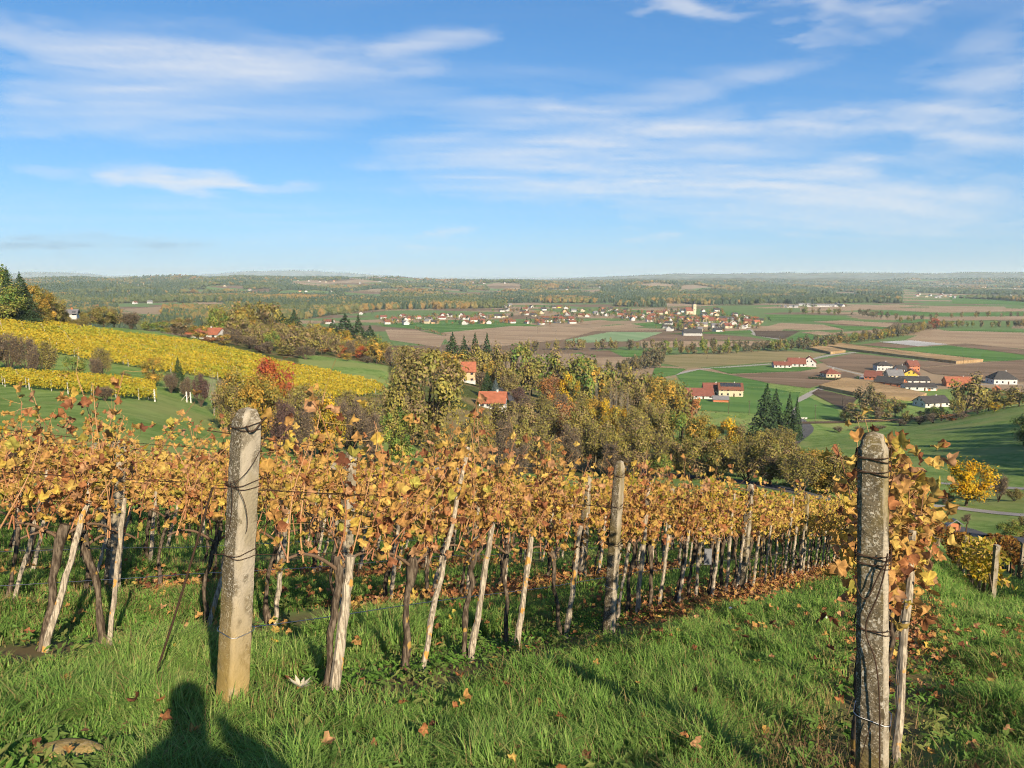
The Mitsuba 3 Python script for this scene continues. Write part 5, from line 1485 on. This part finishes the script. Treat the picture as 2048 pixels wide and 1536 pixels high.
LOWER = [(1, 18.2, 34, 'gold'), (2, 13.7, 34, 'gold'), (3, 12.2, 34, 'gold'), (4, 11.2, 34, 'gold'), (5, 9.2, 32, 'gold'), (6, .5, 30, 'gold'), (7, .5, 28, 'gold'), (8, .5, 26, 'gold'), ('R', 10.5, 25, 'gold'), ('R2', 19, 30, 'gold'), ('R3', 19, 34, 'gold'), ('R4', 24, 40, 'gold'), ('R5', 30, 46, 'gold'), ('R', 28, 50, 'dark'), ('R2', 33, 52, 'dark'), (1, 42, 58, 'dark'), ('R3', 37, 54, 'dark'), ('R4', 42, 56, 'dark')]
for i, (row, s0, s1, mode) in enumerate(LOWER):
    key = numbered('vine_row')
    p, q = at(row, s0)[:2], at(row, s1)[:2]
    v, f, c = hedge_row(p, q, 190 if mode == 'gold' else 120, .085 if s0 < 30 else .10, low_tint(mode), .62, 1.75, .2)
    MB().add(v, f, c).put(key + '__foliage', 'leaf')
    mb = MB()
    for s in np.arange(s0, s1, .75):
        b = at(row, s + rv.normal() * .06)
        mb.tube([b - [0, 0, .1], b + [rv.normal() * .03, .02, .45], b + [rv.normal() * .05, .05, .95]], [.032, .026, .024], 5)
    mb.put(key + '__trunks', 'bark', smooth=True, colored=False)
    labels[key + '__trunks'] = {'kind': 'stuff'}
    for s in np.arange(s0, s1, 5.0):
        b = at(row, s)
        MB().box(b + [-.055, -.055, -.2], b + [.055, .055, 1.72]).put(numbered(key + '__post'), 'concrete', colored=False)
    nm = {1: 'nearest row', 2: 'second row', 3: 'third row', 4: 'fourth row', 5: 'fifth row', 6: 'sixth row', 7: 'seventh row', 8: 'eighth row', 'R': 'right-hand row', 'R2': 'first row beyond the right post', 'R3': 'second row beyond the right post', 'R4': 'third row beyond the right post', 'R5': 'fourth row beyond the right post'}[row]
    tag(key, ('golden vines farther down the slope, ' if mode == 'gold' else 'dark reddish vines at the slope foot, ') + nm, 'vine row', 'lower vine rows')

# ------------------------------------------------------------------ grass, weeds and fallen leaves
rg = np.random.default_rng(99)


def blades(n, y0, y1, key, power, wbase):
    u = rg.random(n)
    e = .75 - power
    Y = (y0 ** e + u * (y1 ** e - y0 ** e)) ** (1 / e)
    x = (rg.uniform(-.86, .86, n)) * (Y + .7)
    off = off_row(x, Y)
    bed = np.clip(1 - (off - .22) / .40, 0, 1) * np.clip((Y - 3.2) / 1.2 + (x > .8), 0, 1)
    cl = meshkit.fbm(np.stack([x * 2.2, Y * 2.2, x * 0], -1), 3, 81)
    cl2 = meshkit.fbm(np.stack([x * .7, Y * .7, x * 0 + 4], -1), 2, 83)
    keep = rg.random(n) > bed * .92 * (.6 + .75 * cl2)
    x, Y, off, cl, cl2, bed = (q[keep] for q in (x, Y, off, cl, cl2, bed))
    n = len(x)
    h = (.05 + .20 * np.clip(cl * 1.5 - .28, 0, 1)) * rg.uniform(.55, 1.3, n) * (1 - .6 * bed)
    h *= np.where((x < -.9) & (Y < 3.4), .7, 1)
    tuft = meshkit.noise(np.stack([x * 7, Y * 7, x * 0], -1), 85) * 6.28 * 2
    ang = tuft + rg.normal(size=n) * .9
    bend = rg.uniform(.25, 1.0, n) * h
    wd = wbase * (Y / 3) ** .62 * rg.uniform(.6, 1.3, n)
    bx, by = np.cos(ang), np.sin(ang)
    sx, sy = -by * wd / 2, bx * wd / 2
    z = ground(x, Y) - .01
    base = np.stack([x, Y, z], 1)
    side = np.stack([sx, sy, sx * 0], 1)
    mid = base + np.stack([bx * bend * .28, by * bend * .28, h * .6], 1)
    tip = base + np.stack([bx * bend, by * bend, h * (1 - .25 * bend / h)], 1)
    v = np.stack([base - side, base + side, mid - side * .8, mid + side * .8, tip], 1).reshape(-1, 3)
    k = np.arange(n)[:, None] * 5
    f = np.vstack([k + [[0, 1, 3]], k + [[0, 3, 2]], k + [[2, 3, 4]]])
    c = np.array([(.11, .22, .045), (.15, .28, .06), (.20, .335, .075), (.25, .36, .10), (.32, .37, .13)])[np.clip((rg.normal(size=n) * 1.1 + 1.2 + cl2 * 2).astype(int), 0, 4)] * rg.uniform(.75, 1.25, (n, 1))
    dry = rg.random(n) < .05 + .4 * bed + .2 * (cl2 < .38) + .25 * np.exp(-((x - 1.3) / .5) ** 2 - ((Y - 2.8) / .8) ** 2)
    c[dry] = np.array([.32, .25, .11]) * rg.uniform(.6, 1.2, (int(dry.sum()), 1))
    MB().add(v, f, np.repeat(c, 5, 0)).put(key, 'blade')


blades(380000, 1.7, 9.0, 'grass', 0.0, .0056)
tag('grass', 'long green grass with dry blades between the vine rows', 'grass', kind='stuff')
blades(230000, 8.5, 34.0, 'grass_beyond', 0.0, .0052)
tag('grass_beyond', 'shorter grass on the slope farther down the vineyard', 'grass', kind='stuff')

# low broad-leaved weeds
n = 9000
x, y = rg.uniform(-2.6, -.35, n), rg.uniform(2.0, 3.6, n)
near_post = np.exp(-((x + 1.3) / .9) ** 2 - ((y - 2.7) / .6) ** 2)
k = rg.random(n) < .15 + .85 * near_post
x, y = x[k], y[k]
x2 = rg.uniform(-.7, 7, 5000)
o, d = ROWS[1]
s2, a2 = x2, rg.normal(size=5000) * .16
x = np.concatenate([x, o[0] + d[0] * s2 - d[1] * a2])
y = np.concatenate([y, o[1] + d[1] * s2 + d[0] * a2])
c = np.column_stack([x, y, ground(x, y) + rg.uniform(.01, .075, len(x))])
col = np.array([(.10, .20, .035), (.13, .24, .05), (.07, .15, .03), (.09, .13, .05), (.14, .07, .05)])[rg.choice(5, len(x), p=[.35, .25, .25, .1, .05])] * rg.uniform(.8, 1.2, (len(x), 1))
MB().add(*cards(rg, c, rg.normal(size=(len(x), 3)) * .6 + [0, -.2, 1], .016, col, 1.15)).put('weeds', 'leaf')
tag('weeds', 'low broad-leaved weeds around the left post and under the vines', 'weeds', kind='stuff')

n = 900
Y = rg.uniform(2.1, 8.5, n)
x = rg.uniform(-.72, .74, n) * Y
n = 11 * len(x)
x, Y = x.repeat(11), Y.repeat(11)
a = np.tile(np.arange(11) * 2.4, n // 11) + rg.normal(size=n) * .3
rad = rg.uniform(.015, .06, n)
c = np.column_stack([x + np.cos(a) * rad, Y + np.sin(a) * rad, np.zeros(n)])
c[:, 2] = ground(c[:, 0], c[:, 1]) + rg.uniform(.03, .10, n)
kind = rg.integers(0, 4, n // 11).repeat(11)
MB().add(*cards(rg, c, np.column_stack([np.cos(a) * .4, np.sin(a) * .4 - .25, np.ones(n)]) + rg.normal(size=(n, 3)) * .25, .022, np.array([(.10, .20, .04), (.14, .24, .06), (.12, .18, .05), (.19, .22, .07)])[kind] * rg.uniform(.85, 1.15, (n, 1)), 1.25)).put('grass_herbs', 'blade')
tag('grass_herbs', 'broad-leaved herbs scattered through the near grass', 'herbs', kind='stuff')
n = 2600
x = rg.normal(size=n) * .42 + 1.42
y = rg.normal(size=n) * .8 + 3.0
k = y > 2.1
x, y = x[k], y[k]
b = np.column_stack([x, y, ground(x, y)])
h = rg.uniform(.03, .20, len(x))
e = b + np.column_stack([rg.normal(size=(len(x), 2)) * .07, h])
sd = rg.normal(size=(len(x), 3)) * [.0016, .0016, 0]
mb = MB().add(np.stack([b - sd, b + sd, e], 1).reshape(-1, 3), np.arange(3 * len(x)).reshape(-1, 3), np.repeat(np.array([(.30, .20, .11), (.20, .12, .07), (.36, .27, .14)])[rg.integers(0, 3, len(x))], 3, 0))
q = b[:1500] + np.column_stack([rg.normal(size=(1500, 2)) * .05, rg.uniform(.005, .09, 1500)])
mb.add(*cards(rg, q, rg.normal(size=(1500, 3)) + [0, 0, .6], .014, np.array([(.13, .19, .045), (.22, .15, .08), (.16, .10, .06), (.10, .17, .04)])[rg.integers(0, 4, 1500)], 1.2))
mb.put('dry_weeds', 'blade')
tag('dry_weeds', 'tangle of dry brown stems and weeds around the right post', 'weeds', kind='stuff')

# fallen leaves: the largest one by one, the rest as litter
spots_ = []
for row, m, smax in ((1, 900, 16), (2, 640, 12), (3, 380, 9), ('R', 240, 9)):
    s = rg.uniform(.2, 1, m) ** .8 * smax
    for t in s:
        spots_.append(at(row, t, 0, rg.normal() * .26 - .08))
for _ in range(330):
    Y = rg.uniform(2.2, 9)
    x = rg.uniform(-.7, .75) * Y
    spots_.append(np.array([x, Y, float(ground(x, Y))]))
spots_ = np.array(spots_)
spots_[:, 2] += rg.uniform(.015, .06, len(spots_)) * (1 + 1.6 * (off_row(spots_[:, 0], spots_[:, 1]) > .4))
order = np.argsort(spots_[:, 1])
FALLP = np.array([.24, .1, .26, .05, .14, .1, .02, .0, .09])
zones = {}
for i in order[:230]:
    c = 1024 + FPX * spots_[i, 0] / spots_[i, 1] * .94
    zone = 'left of the left post' if c < 440 else 'under the nearest vines' if off_row(*spots_[i, :2]) < .45 and c < 1500 else 'beside the right post' if c > 1640 else 'on the grass between the two end posts'
    k = numbered('fallen_leaf')
    zones.setdefault(zone, []).append((c, k))
    scene[k] = {'type': 'instance', 'group': {'type': 'ref', 'id': f'leaf_pattern_{rg.integers(0, 8)}_{rg.choice(9, p=FALLP)}'}, 'to_world': leaf_tf(spots_[i], rg.uniform(.045, .09), euler(rg, 1))}
for zone, ks in zones.items():
    for i, (c, k) in enumerate(sorted(ks)):
        tag(k, f'dry brown fallen leaf {zone}, {ordinal(i + 1)} from left', 'leaf', 'fallen leaves ' + zone)
rest = order[230:]
extra = spots_[rest].repeat(3, 0) + rg.normal(size=(len(rest) * 3, 3)) * [.16, .16, .004]
leaf_blob(rg, np.vstack([spots_[rest], extra]), rg.uniform(.05, .10, len(rest) * 4), rg.choice(9, len(rest) * 4, p=FALLP), 22, 0).put('leaf_litter', 'leaf')
tag('leaf_litter', 'brown leaf litter along the feet of the vine rows', 'leaf litter', kind='stuff')

# small things
m = trimesh.creation.icosphere(subdivisions=3)
v = np.array(m.vertices) * [.15, .10, .055]
v *= 1 + .35 * (meshkit.fbm(v * 14, 3, 5) - .5)[:, None]
p = spot(135, 1525)
put('field_stone', (v + p + [0, 0, .025], m.faces), 'concrete', smooth=True)
tag('field_stone', 'flat lichen-spotted stone in the grass at the lower left corner', 'stone')
p = spot(602, 1392)
mb = MB()
for k in range(9):
    a = k * .75
    e = np.array([math.cos(a) * .07, math.sin(a) * .06, rg.uniform(.02, .07)])
    s = np.cross(e, [0, 0, 1])
    s = s / np.linalg.norm(s) * .012
    q = p + [0, 0, .05]
    mb.add([q, q + e * .5 - s, q + e, q + e * .5 + s], [(0, 1, 2), (0, 2, 3)], (.62, .56, .44))
mb.put('dried_husk', 'leaf')
tag('dried_husk', 'pale dried husk lying left of the nearest thick stake', 'husk')
for px, py, lab in ((1458, 1246, 'left'), (1648, 1266, 'right')):
    p = spot(px, py)
    k = numbered('daisy')
    MB().tube([p, p + [.01, 0, .17]], .0015, 4).put(k + '__stem', 'weed_green', colored=False)
    mb = MB()
    for j in range(10):
        a = j * .628
        e = np.array([math.cos(a), math.sin(a) * .8, math.sin(a) * .35]) * .02
        s = np.cross(e, [0, -.4, 1]) * .22
        q = p + [.01, 0, .17]
        mb.add([q, q + e * .6 - s, q + e, q + e * .6 + s], [(0, 1, 2), (0, 2, 3)], (.8, .8, .76))
    mb.put(k + '__petals', 'plain')
    tag(k, f'small white daisy in the grass between the end posts, {lab} one', 'flower')
b = at(1, 6.8, .62, -.16)
MB().box(b + [-.045, -.012, -.10], b + [.045, .012, .10]).put('hanging_trap__plate', 'metal_gray', colored=False)
MB().tube([b + [0, 0, .10], b + [0, 0, .24]], .002, 5).put('hanging_trap__hook', 'rusty_wire', colored=False)
tag('hanging_trap', 'small grey plate hanging among the stakes of the nearest row', 'plate')
p = spot(1907, 1072)
for sx in (-.45, .45):
    MB().box(p + [sx - .06, -.06, -.3], p + [sx + .06, .06, 1.3]).put(numbered('notice_shelter__post'), 'dark_wood', colored=False)
MB().box(p + [-.55, -.05, .55], p + [.55, .05, 1.25]).put('notice_shelter__board', 'wall_brick', colored=False)
put('notice_shelter__roof', (np.array([(-.75, -.3, 1.15), (0, -.3, 1.7), (.75, -.3, 1.15), (-.75, .3, 1.15), (0, .3, 1.7), (.75, .3, 1.15), (-.75, -.3, 1.08), (0, -.3, 1.6), (.75, -.3, 1.08), (-.75, .3, 1.08), (0, .3, 1.6), (.75, .3, 1.08)]) + p,
    [(0, 1, 4), (0, 4, 3), (1, 2, 5), (1, 5, 4), (6, 10, 7), (6, 9, 10), (7, 11, 8), (7, 10, 11), (0, 6, 7), (0, 7, 1), (1, 7, 8), (1, 8, 2), (3, 4, 10), (3, 10, 9), (4, 5, 11), (4, 11, 10)]), 'metal_gray')
tag('notice_shelter', 'small gabled wooden board beside the asphalt lane at the right', 'board')
for px, py in ((1882, 1085), (1930, 1085), (1700, 1060)):
    p = spot(px, py)
    k = numbered('fence_post')
    MB().tube([p - [0, 0, .3], p + [.02, 0, 1.5]], [.06, .05], 7).put(k, 'dark_wood', colored=False)
    tag(k, 'dark fence post beside the lane at the slope foot' + (', left one' if px == 1700 else ', next to the gabled board' if px == 1882 else ', right one'), 'post')

# ------------------------------------------------------------------ the photographer, whose shadow falls beside the left post
import manifold3d as m3


def ball(c, r):
    return m3.Manifold.sphere(r, 20).translate([float(q) for q in c])


def limb(chain):
    return [m3.Manifold.batch_hull([ball(a, ra), ball(b_, rb)]) for (a, ra), (b_, rb) in zip(chain[:-1], chain[1:])]


gz0 = float(ground(0, -.32))
B = lambda x, y, z: (x + .20, y * .75 - .34, z)  # noqa: E731
eye = .09
parts = limb([(B(0, -.02, eye - .80), .25), (B(0, -.01, eye - .5), .25), (B(0, .0, eye - .36), .20), (B(0, 0, eye - .20), .07), (B(0, .03, eye - .02), .085), (B(0, .03, eye + .03), .09)])
for s in (-1, 1):
    parts += limb([(B(s * .05, 0, eye - .30), .10), (B(s * .20, 0, eye - .33), .085), (B(s * .40, .05, eye - .44), .085), (B(s * .16, .22, eye - .26), .055), (B(s * .07, .27, eye - .22), .032)])
    parts += limb([(B(s * .08, -.02, eye - .78), .13), (B(s * .10, .0, (eye - .75 + gz0) / 2 - .05), .07), (B(s * .12, -.02, gz0 + .09), .05), (B(s * .13, .14, gz0 + .05), .045)])
    for j in range(5):
        x = s * (.05 + .012 * j)
        parts += limb([(B(x, .275, eye - .22), .011), (B(x - s * .01, .29, eye - .18 - .006 * abs(j - 2)), .009), (B(x - s * .022, .283, eye - .15 - .008 * abs(j - 2)), .008)])
body = parts[0]
for q in parts[1:]:
    body = body + q
mm = body.to_mesh()
put('person', (np.array(mm.vert_properties)[:, :3], np.array(mm.tri_verts)), 'roof_dark', smooth=True)
tag('person', 'person standing at the viewpoint, whose shadow falls near the left post', 'person')

# ------------------------------------------------------------------ haze
scene['haze_air'] = {'type': 'homogeneous', 'albedo': {'type': 'rgb', 'value': [.74, .90, 1.0]}, 'sigma_t': 6.5e-5}
scene['haze'] = {'type': 'cube', 'to_world': T().translate([0, 0, 60]).scale([27000, 27000, 140]), 'bsdf': {'type': 'null'}, 'interior': {'type': 'ref', 'id': 'haze_air'}}
tag('haze', 'thin bluish autumn haze over the valley', 'haze', kind='stuff')
